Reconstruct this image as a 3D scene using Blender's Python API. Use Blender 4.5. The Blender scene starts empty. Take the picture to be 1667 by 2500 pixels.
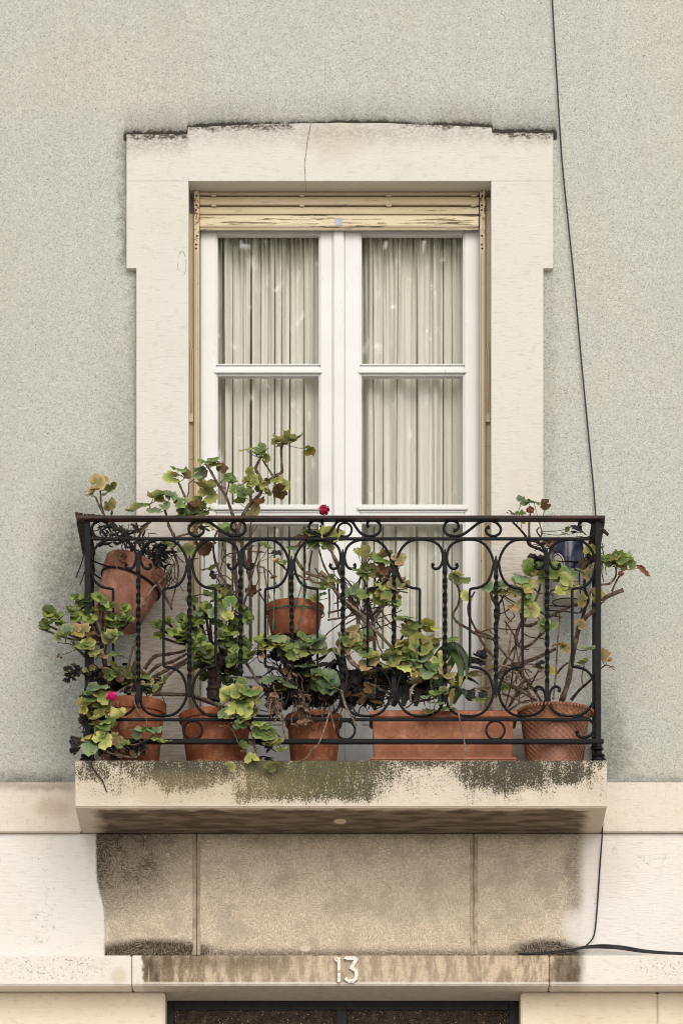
import bpy, bmesh, math, random
from mathutils import Vector, Matrix, Euler

# ---------------------------------------------------------------- camera
D, FPX, VPX, VPY, CAMZ = 18.0, 11160.0, 868.0, 4693.0, 1.6
scene = bpy.context.scene
col = scene.collection
cd = bpy.data.cameras.new('camera'); cam = bpy.data.objects.new('camera', cd); col.objects.link(cam)
cam.location = (0, -D, CAMZ); cam.rotation_euler = (math.radians(90), 0, 0)
cd.sensor_fit = 'HORIZONTAL'; cd.sensor_width = 36.0
cd.lens = 36.0*FPX/1667.0
cd.shift_x = -(VPX-833.5)/1667.0
cd.shift_y = (VPY-1250.0)/1667.0
cd.clip_start = 0.1; cd.clip_end = 400
cd.dof.use_dof = True; cd.dof.focus_distance = 17.9; cd.dof.aperture_fstop = 8.0
scene.camera = cam
scene.render.resolution_x = 682; scene.render.resolution_y = 1024

# ---------------------------------------------------------------- light
SUN_AZ, SUN_EL = math.radians(9), math.radians(30)
to_sun = Vector((math.sin(SUN_AZ)*math.cos(SUN_EL), -math.cos(SUN_AZ)*math.cos(SUN_EL), math.sin(SUN_EL)))
w = bpy.data.worlds.new('World'); scene.world = w; w.use_nodes = True
wn = w.node_tree; wn.nodes.clear()
sky = wn.nodes.new('ShaderNodeTexSky'); sky.sky_type = 'NISHITA'; sky.sun_disc = False
sky.sun_elevation = SUN_EL; sky.sun_rotation = math.atan2(to_sun.x, to_sun.y)
sky.air_density = 1.0; sky.dust_density = 1.0; sky.ozone_density = 1.0
hs = wn.nodes.new('ShaderNodeHueSaturation'); hs.inputs['Saturation'].default_value = 0.18
bgd = wn.nodes.new('ShaderNodeBackground'); bgd.inputs['Strength'].default_value = 0.13
wo = wn.nodes.new('ShaderNodeOutputWorld')
wn.links.new(sky.outputs[0], hs.inputs['Color']); wn.links.new(hs.outputs[0], bgd.inputs['Color'])
wn.links.new(bgd.outputs[0], wo.inputs['Surface'])
sl = bpy.data.lights.new('sun', 'SUN'); sl.energy = 1.5; sl.angle = math.radians(50); sl.color = (1.0, 0.93, 0.84)
so = bpy.data.objects.new('sun', sl); col.objects.link(so)
so.rotation_euler = (-to_sun).to_track_quat('-Z', 'Y').to_euler(); so.location = to_sun*40
scene.view_settings.view_transform = 'Standard'; scene.view_settings.look = 'None'
scene.view_settings.exposure = 0.43; scene.view_settings.gamma = 1.0
scene.view_settings.use_curve_mapping = False
scene.render.engine = 'CYCLES'
scene.cycles.max_bounces = 8; scene.cycles.transparent_max_bounces = 16
scene.cycles.use_denoising = True; scene.cycles.filter_width = 1.05

# ---------------------------------------------------------------- measures: photograph point + depth -> place
rnd = random.Random(7)
def sc(y): return FPX/(D+y)
def X(px, y): return (px-VPX)/sc(y)
def Z(py, y): return CAMZ+(VPY-py)/sc(y)
def P(px, py, y): return Vector((X(px, y), y, Z(py, y)))
K = 480/1568.0
ZO = {1: (80, 1020), 2: (80, 1420), 3: (460, 1020), 4: (460, 1420), 5: (800, 1200), 6: (800, 1480), 7: (1160, 1180), 8: (1160, 1480)}
def zp(z, x, y): return (ZO[z][0]+x*K, ZO[z][1]+y*K)

Y_SLAB, Y_BAND, Y_LOW, Y_STUC, Y_SUR = -0.394, 0.0, 0.02, 0.06, 0.03
Y_RAIL = -0.355
Y_CRS, Y_PIER, Y_DOOR = -0.05, 0.075, 0.25
Y_SHUT, Y_LEAF = 0.135, 0.18
FLOOR = Z(1857, Y_SLAB)

# ---------------------------------------------------------------- node helper
class S:
    def __init__(s, g, o): s.g, s.o = g, o
    def _m(s, op, b=None, c=None): return s.g.math(op, s, b, c)
    def __add__(s, b): return s._m('ADD', b)
    __radd__ = __add__
    def __sub__(s, b): return s._m('SUBTRACT', b)
    def __rsub__(s, b): return s.g.math('SUBTRACT', b, s)
    def __mul__(s, b): return s._m('MULTIPLY', b)
    __rmul__ = __mul__
    def __truediv__(s, b): return s._m('DIVIDE', b)
    def abs(s): return s._m('ABSOLUTE')
    def max(s, b): return s._m('MAXIMUM', b)
    def min(s, b): return s._m('MINIMUM', b)
    def pow(s, b): return s._m('POWER', b)
    def clamp(s): return s.g.ss(s, 0, 1, lin=True)
class G:
    def __init__(g, name):
        g.mat = bpy.data.materials.new(name); g.mat.use_nodes = True
        g.nt = g.mat.node_tree
        g.b = g.nt.nodes['Principled BSDF']; g.out = g.nt.nodes['Material Output']
        g._p = None
    def new(g, t): return g.nt.nodes.new(t)
    def put(g, inp, v):
        if isinstance(v, S): g.nt.links.new(v.o, inp)
        else:
            try: inp.default_value = v
            except Exception: inp.default_value = (*v, 1.0) if len(v) == 3 else v
    def math(g, op, a, b=None, c=None):
        n = g.new('ShaderNodeMath'); n.operation = op
        for i, v in enumerate((a, b, c)):
            if v is not None: g.put(n.inputs[i], v)
        return S(g, n.outputs[0])
    def ss(g, v, a, b, lin=False, o0=0.0, o1=1.0):
        n = g.new('ShaderNodeMapRange'); n.interpolation_type = 'LINEAR' if lin else 'SMOOTHSTEP'
        g.put(n.inputs['Value'], v); g.put(n.inputs['From Min'], a); g.put(n.inputs['From Max'], b)
        n.inputs['To Min'].default_value = o0; n.inputs['To Max'].default_value = o1
        return S(g, n.outputs[0])
    def pos(g):
        if g._p is None:
            n = g.new('ShaderNodeNewGeometry'); s = g.new('ShaderNodeSeparateXYZ')
            g.nt.links.new(n.outputs['Position'], s.inputs[0]); g.pv = S(g, n.outputs['Position'])
            g._p = [S(g, s.outputs[i]) for i in range(3)]
        return g._p
    def loc(g):
        n = g.new('ShaderNodeTexCoord'); return S(g, n.outputs['Object'])
    def rand(g):
        n = g.new('ShaderNodeObjectInfo'); return S(g, n.outputs['Random'])
    def vec(g, scale, v=None):
        if v is None: g.pos(); v = g.pv
        n = g.new('ShaderNodeVectorMath'); n.operation = 'MULTIPLY'
        g.put(n.inputs[0], v); n.inputs[1].default_value = scale
        return S(g, n.outputs[0])
    def noise(g, scale, detail=3, rough=0.55, st=(1, 1, 1), v=None, off=None):
        n = g.new('ShaderNodeTexNoise'); vv = g.vec(st, v)
        if off is not None:
            a = g.new('ShaderNodeVectorMath'); a.operation = 'ADD'; g.put(a.inputs[0], vv)
            if isinstance(off, S):
                c = g.new('ShaderNodeCombineXYZ'); g.put(c.inputs[0], off*37.0); g.put(c.inputs[1], off*11.0)
                g.nt.links.new(c.outputs[0], a.inputs[1])
            else: a.inputs[1].default_value = off
            vv = S(g, a.outputs[0])
        g.put(n.inputs['Vector'], vv)
        n.inputs['Scale'].default_value = scale; n.inputs['Detail'].default_value = detail; n.inputs['Roughness'].default_value = rough
        return S(g, n.outputs[0])
    def vor(g, scale, feat='F1', st=(1, 1, 1)):
        n = g.new('ShaderNodeTexVoronoi'); n.feature = feat; g.put(n.inputs['Vector'], g.vec(st)); n.inputs['Scale'].default_value = scale
        if feat == 'F1':
            s = g.new('ShaderNodeSeparateColor'); g.nt.links.new(n.outputs['Color'], s.inputs[0])
            return S(g, n.outputs['Distance']), S(g, s.outputs[0]), S(g, s.outputs[1])
        return S(g, n.outputs['Distance'])
    def mix(g, f, a, b, mode='MIX'):
        n = g.new('ShaderNodeMix'); n.data_type = 'RGBA'; n.blend_type = mode
        g.put(n.inputs[0], f)
        for i, v in ((6, a), (7, b)):
            if isinstance(v, S): g.nt.links.new(v.o, n.inputs[i])
            else: n.inputs[i].default_value = (v[0], v[1], v[2], 1)
        return S(g, n.outputs[2])
    def bump(g, h, dist, strength=1.0):
        n = g.new('ShaderNodeBump'); g.put(n.inputs['Height'], h); n.inputs['Distance'].default_value = dist; n.inputs['Strength'].default_value = strength
        g.nt.links.new(n.outputs[0], g.b.inputs['Normal'])
    def done(g, color, rough=0.8, spec=0.3, metal=0.0):
        g.put(g.b.inputs['Base Color'], color if isinstance(color, S) else (*color, 1)); g.put(g.b.inputs['Roughness'], rough)
        g.b.inputs['Specular IOR Level'].default_value = spec; g.b.inputs['Metallic'].default_value = metal
        return g.mat
    # blob: soft-edged patch with a ragged outline, given in photograph points on plane y
    def box(g, y, x0, x1, y0, y1, ex=6, ey=6, wob=None):
        x, _, z = g.pos(); k = 1/sc(y)
        if wob is not None: x = x+wob; z = z+wob
        return (g.ss(x, X(x0-ex, y), X(x0+ex, y)) * g.ss(x, X(x1+ex, y), X(x1-ex, y)) *
                g.ss(z, Z(y1+ey, y), Z(y1-ey, y)) * g.ss(z, Z(y0-ey, y), Z(y0+ey, y)))
    def blob(g, y, cx, cy, rx, ry, wob=None, inner=0.4):
        x, _, z = g.pos(); s_ = sc(y)
        if wob is not None: x = x+wob; z = z+wob
        dx = (x-X(cx, y))*(s_/rx); dz = (z-Z(cy, y))*(s_/ry)
        return g.ss(dx*dx+dz*dz, 1.0, inner*inner)

# ---------------------------------------------------------------- materials
def stone_base(g, base, warm=(0.60, 0.48, 0.36), amount=0.35):
    n1 = g.noise(2.2, 4, 0.6); n2 = g.noise(24, 3, 0.6); n3 = g.noise(60, 2, 0.6, st=(0.35, 1, 2.2))
    c = g.mix(g.ss(n1, 0.42, 0.72)*amount, base, warm)
    c = g.mix(g.ss(n2, 0.55, 0.75)*0.22, c, (warm[0]*0.75, warm[1]*0.72, warm[2]*0.68))
    c = g.mix(g.ss(n3, 0.58, 0.70)*0.22, c, (warm[0]*0.6, warm[1]*0.58, warm[2]*0.52))
    return c, n3
def tool_bump(g, n3, k=1.0):
    t = g.noise(150, 2, 0.6, st=(0.45, 1, 1.6))
    g.bump(n3*0.5+t*0.7, 0.004*k, 0.55)

def mat_stucco():
    g = G('pebbledash'); x, y_, z = g.pos(); y = Y_STUC
    d, r1, r2 = g.vor(235); n1 = g.noise(1.3, 4, 0.6); n2 = g.noise(9, 3, 0.6); nf = g.noise(95, 3, 0.7)
    base = g.mix(g.ss(n1, 0.35, 0.68), (0.462, 0.482, 0.430), (0.495, 0.482, 0.425))
    base = g.mix(g.ss(n2, 0.5, 0.75)*0.16, base, (0.46, 0.40, 0.36))
    base = g.mix(g.ss(r1, 0.45, 1.0)*0.40, base, (0.76, 0.74, 0.65))
    base = g.mix(g.ss(r2, 0.72, 0.98)*0.48, base, (0.19, 0.19, 0.16))
    base = g.mix(g.ss(nf, 0.58, 0.75)*0.3, base, (0.22, 0.22, 0.185))
    d2, q1, q2 = g.vor(42); spk = g.ss(d2, 0.17, 0.07)*g.ss(q1, 0.72, 0.76)
    base = g.mix(spk*0.55, base, (0.05, 0.045, 0.04))
    run = g.noise(3.2, 4, 0.6, st=(1.6, 1, 0.10)); base = g.mix(g.ss(run, 0.50, 0.72)*0.09, base, (0.34, 0.33, 0.27))
    wob = (g.noise(14, 4, 0.65)-0.5)*0.12
    # soot along the top of the stone surround; darker flanks; grime beside the balcony, its shade painted in on the left
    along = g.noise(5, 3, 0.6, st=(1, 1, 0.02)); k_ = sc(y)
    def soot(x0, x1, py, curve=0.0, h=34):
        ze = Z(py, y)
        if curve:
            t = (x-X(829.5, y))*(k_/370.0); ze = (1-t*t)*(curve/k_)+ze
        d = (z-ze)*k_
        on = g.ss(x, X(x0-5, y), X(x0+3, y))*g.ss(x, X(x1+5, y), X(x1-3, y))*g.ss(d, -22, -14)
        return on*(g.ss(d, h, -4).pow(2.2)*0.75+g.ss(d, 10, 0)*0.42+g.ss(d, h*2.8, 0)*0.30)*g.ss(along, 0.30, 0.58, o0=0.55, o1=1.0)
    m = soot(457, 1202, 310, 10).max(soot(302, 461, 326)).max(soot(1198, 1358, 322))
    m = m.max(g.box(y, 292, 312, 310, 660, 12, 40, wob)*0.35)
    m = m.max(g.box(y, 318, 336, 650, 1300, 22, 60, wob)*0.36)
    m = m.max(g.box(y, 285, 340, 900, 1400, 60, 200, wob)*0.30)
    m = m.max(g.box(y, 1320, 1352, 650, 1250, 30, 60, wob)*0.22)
    m = m.max(g.blob(y, 195, 1480, 140, 420, wob, 0.2)*0.42)  # balcony's soft shade put into the wall colour, along with grime
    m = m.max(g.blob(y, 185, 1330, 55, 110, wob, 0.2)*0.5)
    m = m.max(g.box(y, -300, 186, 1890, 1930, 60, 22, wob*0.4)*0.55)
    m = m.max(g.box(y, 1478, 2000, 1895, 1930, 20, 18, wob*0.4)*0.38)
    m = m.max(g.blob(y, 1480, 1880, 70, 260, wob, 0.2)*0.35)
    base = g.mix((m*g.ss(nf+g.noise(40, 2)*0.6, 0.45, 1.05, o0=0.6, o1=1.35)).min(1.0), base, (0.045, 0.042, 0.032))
    g.bump((1-d)*0.8+nf*0.5, 0.004, 0.40)
    return g.done(base, 0.92, 0.15)

def mat_surround():
    g = G('surround_limestone'); x, y_, z = g.pos(); y = Y_SUR
    c, n3 = stone_base(g, (0.665, 0.635, 0.575), (0.62, 0.555, 0.465), 0.5)
    wob = (g.noise(22, 4, 0.7, st=(1, 1, 0.7))-0.5)*0.07
    # grime below the top edges
    sp = g.ss(g.noise(110, 4, 0.75, st=(0.7, 1, 1.2)), 0.38, 0.60)
    t = g.box(y, 462, 720, 296, 318, 20, 12, wob)*0.9
    t = t.max(g.box(y, 985, 1200, 292, 312, 30, 10, wob)*0.9)
    t = t.max(g.box(y, 306, 462, 318, 342, 14, 9, wob)*0.9)
    t = t.max(g.box(y, 1204, 1352, 312, 336, 14, 9, wob)*0.9)
    t = t.max(g.box(y, 440, 1200, 296, 345, 30, 30, wob)*0.30).max(g.box(y, 306, 462, 318, 370, 14, 24, wob)*0.35)
    t = t.max(g.box(y, 1204, 1352, 312, 350, 14, 20, wob)*0.35)
    c = g.mix((t*(0.35+sp*0.9)).min(0.95), c, (0.055, 0.048, 0.030))
    br = g.blob(y, 820, 340, 110, 70, wob*1.5, 0.1)*0.25
    c = g.mix(br, c, (0.45, 0.32, 0.21))
    # grime on the foot of the jambs
    ft = g.box(y, 300, 1360, 1330, 2000, 10, 200, wob*2)*0.62
    c = g.mix(ft*g.ss(n3, 0.35, 0.65, o0=0.5, o1=1.2), c, (0.36, 0.275, 0.185))
    # crack across the lintel
    cx = X(744, y)+g.ss(z, Z(390, y), Z(305, y), lin=True)*0.022+(g.noise(9, 3, 0.6, st=(0, 0, 1))-0.5)*0.02
    ck = g.ss((x-cx).abs(), 0.0022, 0.0008)*g.ss(z, Z(442, y), Z(440, y))
    # small hairline loop on the left jamb
    dx = (x-X(444, y))*60; dz = (z-Z(643, y))*20
    lp = ((dx*dx+dz*dz)-1.0+(g.noise(16, 2)-0.5)*0.8).abs()
    ck = ck.max(g.ss(lp, 0.16, 0.05)*g.ss(g.noise(30, 2), 0.40, 0.52)*0.8)
    c = g.mix(ck*0.85, c, (0.07, 0.05, 0.035))
    tool_bump(g, n3, 0.7)
    return g.done(c, 0.85, 0.2)

def mat_lower():
    g = G('plinth_limestone'); x, y_, z = g.pos(); y = Y_LOW
    c, n3 = stone_base(g, (0.765, 0.725, 0.68), (0.70, 0.61, 0.53), 0.45)
    wob = (g.noise(9, 4, 0.65)-0.5)*0.045; wf = (g.noise(45, 3, 0.6)-0.5)*0.012
    hz_ = g.noise(210, 2, 0.6, st=(0.34, 1, 1.7)); vt_ = g.noise(210, 2, 0.6, st=(1.7, 1, 0.34)); pk_ = g.ss(g.noise(22, 2), 0.40, 0.60)
    fine = hz_*pk_+vt_*(1-pk_); fine = fine*0.65+g.noise(230, 2, 0.7)*0.35; mid = g.noise(9, 5, 0.68)
    # left edge of the grime leans inwards as it goes down
    lean = g.ss(z, Z(2130, y), Z(2240, y))*0.034
    left = g.ss(x-lean+wf+wob*0.25, X(232, y), X(238, y))
    right = g.ss(x+wob*0.8, X(1436, y), X(1405, y))
    st = left*right*(1-g.blob(y, 1425, 2262, 75, 62, wob*2, 0.2)*0.85)*(1-g.blob(y, 236, 2275, 30, 40, wob*1.5, 0.2)*0.8)
    tan = g.mix(g.ss(fine, 0.34, 0.66), (0.50, 0.405, 0.292), (0.88, 0.755, 0.585))
    tan = g.mix(g.ss(mid, 0.46, 0.66)*0.55, tan, (0.44, 0.375, 0.285)); tan = g.mix(g.ss(mid, 0.44, 0.28)*0.5, tan, (0.76, 0.66, 0.52))
    mot = g.ss(mid, 0.30, 0.62, o0=1.15, o1=0.62); dk = (g.blob(y, 215, 2060, 300, 235, wob*3.5, 0.15)*mot).max(g.blob(y, 228, 2070, 90, 190, wob*3, 0.2))*0.90
    dk = dk.max(g.box(y, 230, 470, 2020, 2068, 60, 20, wob)*0.55)
    dk = dk.max(g.box(y, 230, 1440, 2020, 2056, 40, 14, wob)*0.28)
    dk = dk.max(g.blob(y, 375, 2330, 190, 44, wob*0.5, 0.55)*0.97)
    dk = dk.max(g.blob(y, 1345, 2328, 130, 42, wob*0.5, 0.5)*0.93)
    dk = dk.max(g.box(y, 250, 1430, 2322, 2345, 30, 16, wob*0.5)*0.82)
    dk = dk.max(g.blob(y, 1420, 2130, 60, 190, wob*2, 0.2)*0.35)
    tan = g.mix((dk*g.ss(fine, 0.36, 0.64, o0=1.15, o1=0.72)).min(1.0), tan, (0.050, 0.036, 0.024))
    gr = g.blob(y, 1110, 2190, 330, 90, wob*2, 0.1)*0.22
    tan = g.mix(gr, tan, (0.40, 0.40, 0.27))
    fl_ = g.ss(g.noise(60, 2, 0.6), 0.70, 0.73); tan = g.mix(fl_*0.8, tan, (0.66, 0.58, 0.47))
    chip = g.blob(y, 744, 2317, 17, 9, wf*2, 0.6).max(g.blob(y, 1192, 2174, 9, 6, wf*2, 0.5))
    tan = g.mix(chip, tan, (0.72, 0.63, 0.50))
    c = g.mix(st, c, tan)
    # small cracks and nicks on the clean stone
    ck = g.ss(g.noise(7, 3, 0.6), 0.60, 0.66)*g.ss((g.noise(16, 3, 0.6)-0.5).abs(), 0.012, 0.003)*(1-st)
    c = g.mix(ck*0.55, c, (0.22, 0.15, 0.09))
    bl = g.blob(y, 330, 2318, 90, 60, wob*2, 0.1)*(1-st)*0.35
    c = g.mix(bl, c, (0.42, 0.33, 0.22))
    g.bump(fine*1.0*(0.2+st)+mid*0.6*st+n3*0.3, 0.010, 0.8)
    return g.done(c, 0.88, 0.18)

def mat_course():
    g = G('door_course_limestone'); x, y_, z = g.pos(); y = Y_CRS
    c, n3 = stone_base(g, (0.77, 0.71, 0.645), (0.67, 0.575, 0.47), 0.5)
    wf = (g.noise(30, 4, 0.65)-0.5)*0.035
    spot = g.ss(g.noise(130, 3, 0.75), 0.56, 0.66)*(g.blob(y, 130, 2362, 170, 46, wf, 0.2).max(g.blob(y, 1640, 2362, 130, 40, wf, 0.2)))
    c = g.mix(spot*0.85, c, (0.10, 0.085, 0.06))
    left = g.ss(x+wf, X(344, y), X(352, y)); right = g.ss(x+wf, X(1436, y), X(1405, y))
    streak = g.noise(26, 5, 0.7, st=(1, 1, 0.30)); fine = g.noise(100, 3, 0.7, st=(0.8, 1, 1.1))
    tan = g.mix(g.ss(streak, 0.42, 0.62), (0.20, 0.145, 0.092), (0.60, 0.48, 0.345))
    hz_ = g.noise(120, 2, 0.6, st=(0.28, 1, 1.9)); tan = g.mix(g.ss(fine, 0.45, 0.65)*0.45, tan, (0.40, 0.31, 0.21)); tan = g.mix(g.ss(hz_, 0.55, 0.66)*0.5, tan, (0.16, 0.115, 0.07))
    cen = g.blob(y, 900, 2370, 560, 90, wf*2, 0.1)
    tan = g.mix(cen*0.35, tan, (0.62, 0.50, 0.37))
    dk = g.box(y, 345, 700, 2330, 2365, 30, 22, wf)*0.5
    dk = dk.max(g.blob(y, 1395, 2370, 60, 60, wf, 0.3)*0.7).max(g.blob(y, 372, 2370, 26, 50, wf, 0.4)*0.75)
    tan = g.mix(dk, tan, (0.06, 0.042, 0.026))
    low = g.ss(z, Z(2396, y), Z(2402, y))
    c = g.mix(left*right*(1-low*0.7), c, tan)
    dr = g.ss(g.noise(26, 3, 0.6, st=(1, 1, 0.03)), 0.66, 0.70)
    c = g.mix(dr*left*right*0.7, c, (0.66, 0.56, 0.43))
    c = g.mix(g.blob(y, 290, 2385, 26, 26, wf, 0.1)*0.4, c, (0.50, 0.36, 0.20))
    tool_bump(g, n3)
    return g.done(c, 0.88, 0.18)

def mat_slab():
    g = G('slab_limestone'); x, y_, z = g.pos(); y = Y_SLAB
    c, n3 = stone_base(g, (0.66, 0.585, 0.475), (0.58, 0.48, 0.35), 0.6)
    wob = (g.noise(7, 4, 0.65)-0.5)*0.10; streak = g.noise(48, 4, 0.7, st=(1, 1, 0.22)); fine = g.noise(150, 3, 0.75, st=(1, 1, 0.6))
    big = g.noise(13, 4, 0.65, st=(0.8, 1, 0.6))
    dens = g.box(y, 183, 1482, 1800, 1880, 20, 24, wob*0.8)*0.60
    dens = dens.max(g.blob(y, 760, 1865, 330, 125, wob*1.2, 0.15)*0.76)
    dens = dens.max(g.box(y, 560, 940, 1850, 1962, 60, 22, wob*0.5)*0.66)
    dens = dens.max(g.blob(y, 440, 1878, 210, 76, wob, 0.15)*0.68)
    dens = dens.max(g.blob(y, 1235, 1880, 210, 78, wob, 0.15)*0.72)
    dens = dens.max(g.blob(y, 1390, 1882, 90, 48, wob, 0.2)*0.66)
    dens = dens.max(g.blob(y, 232, 1882, 70, 44, wob, 0.2)*0.62)
    dens = dens.max(g.box(y, 183, 1482, 1850, 1945, 20, 60, wob)*0.34)
    dens = dens+(big-0.5)*0.45
    speck = g.noise(140, 4, 0.80, st=(1.15, 1, 0.95))*0.80+streak*0.20
    dn = dens+(g.noise(30, 3, 0.6, st=(1.2, 1, 0.25))-0.5)*0.55
    th = 0.665-dn.max(0.0)*0.36
    m = g.ss(speck-th, -0.045, 0.045)*g.ss(dens, 0.02, 0.12)
    m = m.max(g.ss(dn, 0.45, 1.1)*0.42)
    c = g.mix(g.ss(dens, 0.05, 0.75)*0.45, c, (0.33, 0.28, 0.18))
    grn = g.blob(y, 760, 1900, 250, 110, wob, 0.1).max(g.blob(y, 640, 1870, 120, 50, wob, 0.1))
    mc = g.mix(grn*g.ss(fine, 0.35, 0.6), (0.036, 0.031, 0.021), (0.092, 0.084, 0.024))
    c = g.mix(m*0.92, c, mc)
    c = g.mix(g.blob(y, 470, 1925, 330, 60, wob, 0.1)*0.30, c, (0.36, 0.28, 0.14))
    tool_bump(g, n3)
    return g.done(c, 0.9, 0.15)

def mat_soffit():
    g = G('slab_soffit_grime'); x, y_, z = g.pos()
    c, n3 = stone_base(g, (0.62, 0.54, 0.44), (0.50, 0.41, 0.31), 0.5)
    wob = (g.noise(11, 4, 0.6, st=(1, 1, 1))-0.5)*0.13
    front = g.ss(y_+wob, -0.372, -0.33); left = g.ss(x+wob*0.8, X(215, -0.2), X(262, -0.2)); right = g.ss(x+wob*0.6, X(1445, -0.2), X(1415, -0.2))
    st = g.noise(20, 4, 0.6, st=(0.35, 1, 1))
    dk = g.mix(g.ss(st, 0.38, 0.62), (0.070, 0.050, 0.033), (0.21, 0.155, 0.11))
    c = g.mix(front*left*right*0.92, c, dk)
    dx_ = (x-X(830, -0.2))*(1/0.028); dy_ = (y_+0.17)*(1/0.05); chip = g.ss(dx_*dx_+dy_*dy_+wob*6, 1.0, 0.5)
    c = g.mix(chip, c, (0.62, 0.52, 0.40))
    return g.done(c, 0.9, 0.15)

def mat_band():
    g = G('string_course_limestone')
    c, n3 = stone_base(g, (0.74, 0.665, 0.565), (0.66, 0.55, 0.43), 0.6)
    v = g.noise(70, 3, 0.6, st=(1.2, 1, 0.3))
    c = g.mix(g.ss(v, 0.55, 0.75)*0.35, c, (0.40, 0.30, 0.20))
    wob = (g.noise(20, 3)-0.5)*0.05
    c = g.mix(g.box(0, -500, 182, 1910, 1930, 30, 10, wob)*0.45, c, (0.12, 0.09, 0.06))
    c = g.mix(g.blob(0, 130, 1975, 60, 30, wob, 0.1)*0.35, c, (0.40, 0.28, 0.16))
    tool_bump(g, n3)
    return g.done(c, 0.88, 0.18)

def mat_pier():
    g = G('pier_limestone')
    c, n3 = stone_base(g, (0.80, 0.70, 0.545), (0.68, 0.56, 0.40), 0.6)
    tool_bump(g, n3)
    return g.done(c, 0.9, 0.15)

def mat_white():
    g = G('white_gloss_paint')
    n = g.noise(60, 4, 0.7, st=(1, 1, 0.12)); m = g.noise(5, 3)
    c = g.mix(g.ss(m, 0.4, 0.7)*0.4, (0.73, 0.725, 0.70), (0.66, 0.65, 0.61))
    c = g.mix(g.ss(n, 0.62, 0.72)*0.6, c, (0.36, 0.33, 0.28))
    x, y_, z = g.pos()
    worn = g.ss(z, Z(1500, 0.18), Z(1800, 0.18))
    c = g.mix(worn*g.ss(g.noise(7, 4, 0.6, st=(2, 1, 0.4)), 0.42, 0.7)*0.5, c, (0.42, 0.42, 0.43))
    g.bump(n, 0.002, 0.4)
    return g.done(c, 0.42, 0.4)

def mat_beige(name, base, peel):
    g = G(name)
    n = g.noise(30, 5, 0.75, st=(0.12, 1, 2.6)); m = g.noise(90, 3, 0.7, st=(0.3, 1, 1)); b = g.noise(4, 3)
    c = g.mix(g.ss(b, 0.35, 0.7)*0.5, base, (base[0]*0.80, base[1]*0.76, base[2]*0.66))
    c = g.mix(g.ss(n, 0.62-peel*0.14, 0.68-peel*0.14)*0.8, c, (0.26, 0.19, 0.10))
    c = g.mix(g.ss(n+m*0.3, 0.80-peel*0.13, 0.84-peel*0.13)*0.8, c, (0.09, 0.06, 0.035))
    g.bump(n, 0.003, 0.6)
    return g.done(c, 0.6, 0.3)

def mat_guide():
    g = G('rusted_guide_paint'); x, y_, z = g.pos()
    up = g.ss(z, Z(620, 0.1), Z(500, 0.1)); n = g.noise(70, 4, 0.7); s = g.noise(24, 4, 0.6, st=(1, 1, 0.4))
    c = g.mix(g.ss(s, 0.4, 0.7)*0.4, (0.62, 0.50, 0.34), (0.50, 0.38, 0.22))
    c = g.mix(g.ss(n+up*0.18, 0.64, 0.74), c, (0.17, 0.065, 0.022))
    c = g.mix(g.ss(n+up*0.15, 0.74, 0.80), c, (0.05, 0.022, 0.012))
    return g.done(c, 0.7, 0.25)

def mat_plain(name, c1, c2, scale=20, rough=0.6, spec=0.3, bump=0.0, st=(1, 1, 1), metal=0.0, lo=0.4, hi=0.65, own=False):
    g = G(name)
    if own: n = g.noise(scale, 4, 0.62, st, v=g.loc(), off=g.rand())
    else: n = g.noise(scale, 4, 0.62, st)
    c = g.mix(g.ss(n, lo, hi), c1, c2)
    if bump: g.bump(n, bump, 0.6)
    return g.done(c, rough, spec, metal)

def mat_iron():
    g = G('black_iron'); n = g.noise(30, 4, 0.65); f = g.noise(160, 2)
    c = g.mix(g.ss(n, 0.5, 0.72)*0.7, (0.0035, 0.0042, 0.0045), (0.011, 0.010, 0.009))
    c = g.mix(g.ss(f, 0.66, 0.74)*0.5, c, (0.05, 0.03, 0.02))
    g.bump(n+f*0.5, 0.0015, 0.5)
    return g.done(c, 0.45, 0.14)
def mat_rust():
    g = G('rusted_handrail_iron'); n = g.noise(18, 4, 0.7, st=(0.3, 1, 1)); f = g.noise(120, 3)
    c = g.mix(g.ss(n, 0.40, 0.62), (0.016, 0.011, 0.010), (0.070, 0.030, 0.020))
    c = g.mix(g.ss(f, 0.64, 0.74)*0.6, c, (0.24, 0.15, 0.11))
    return g.done(c, 0.6, 0.3)

def mat_terra(name, a, b, chalk, rough=0.65):
    g = G(name); v = g.loc(); r = g.rand()
    n = g.noise(11, 5, 0.68, v=v, off=r, st=(1.4, 1.4, 0.7)); m = g.noise(34, 4, 0.7, v=v, off=r)
    c = g.mix(g.ss(n, 0.38, 0.66), a, b)
    c = g.mix(g.ss(m+(n-0.5)*0.6, 0.54, 0.74)*0.6, c, chalk)
    c = g.mix(g.ss(m, 0.42, 0.30)*0.5, c, (a[0]*0.45, a[1]*0.45, a[2]*0.5))
    g.bump(m, 0.002, 0.4)
    return g.done(c, rough, 0.3)

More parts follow.
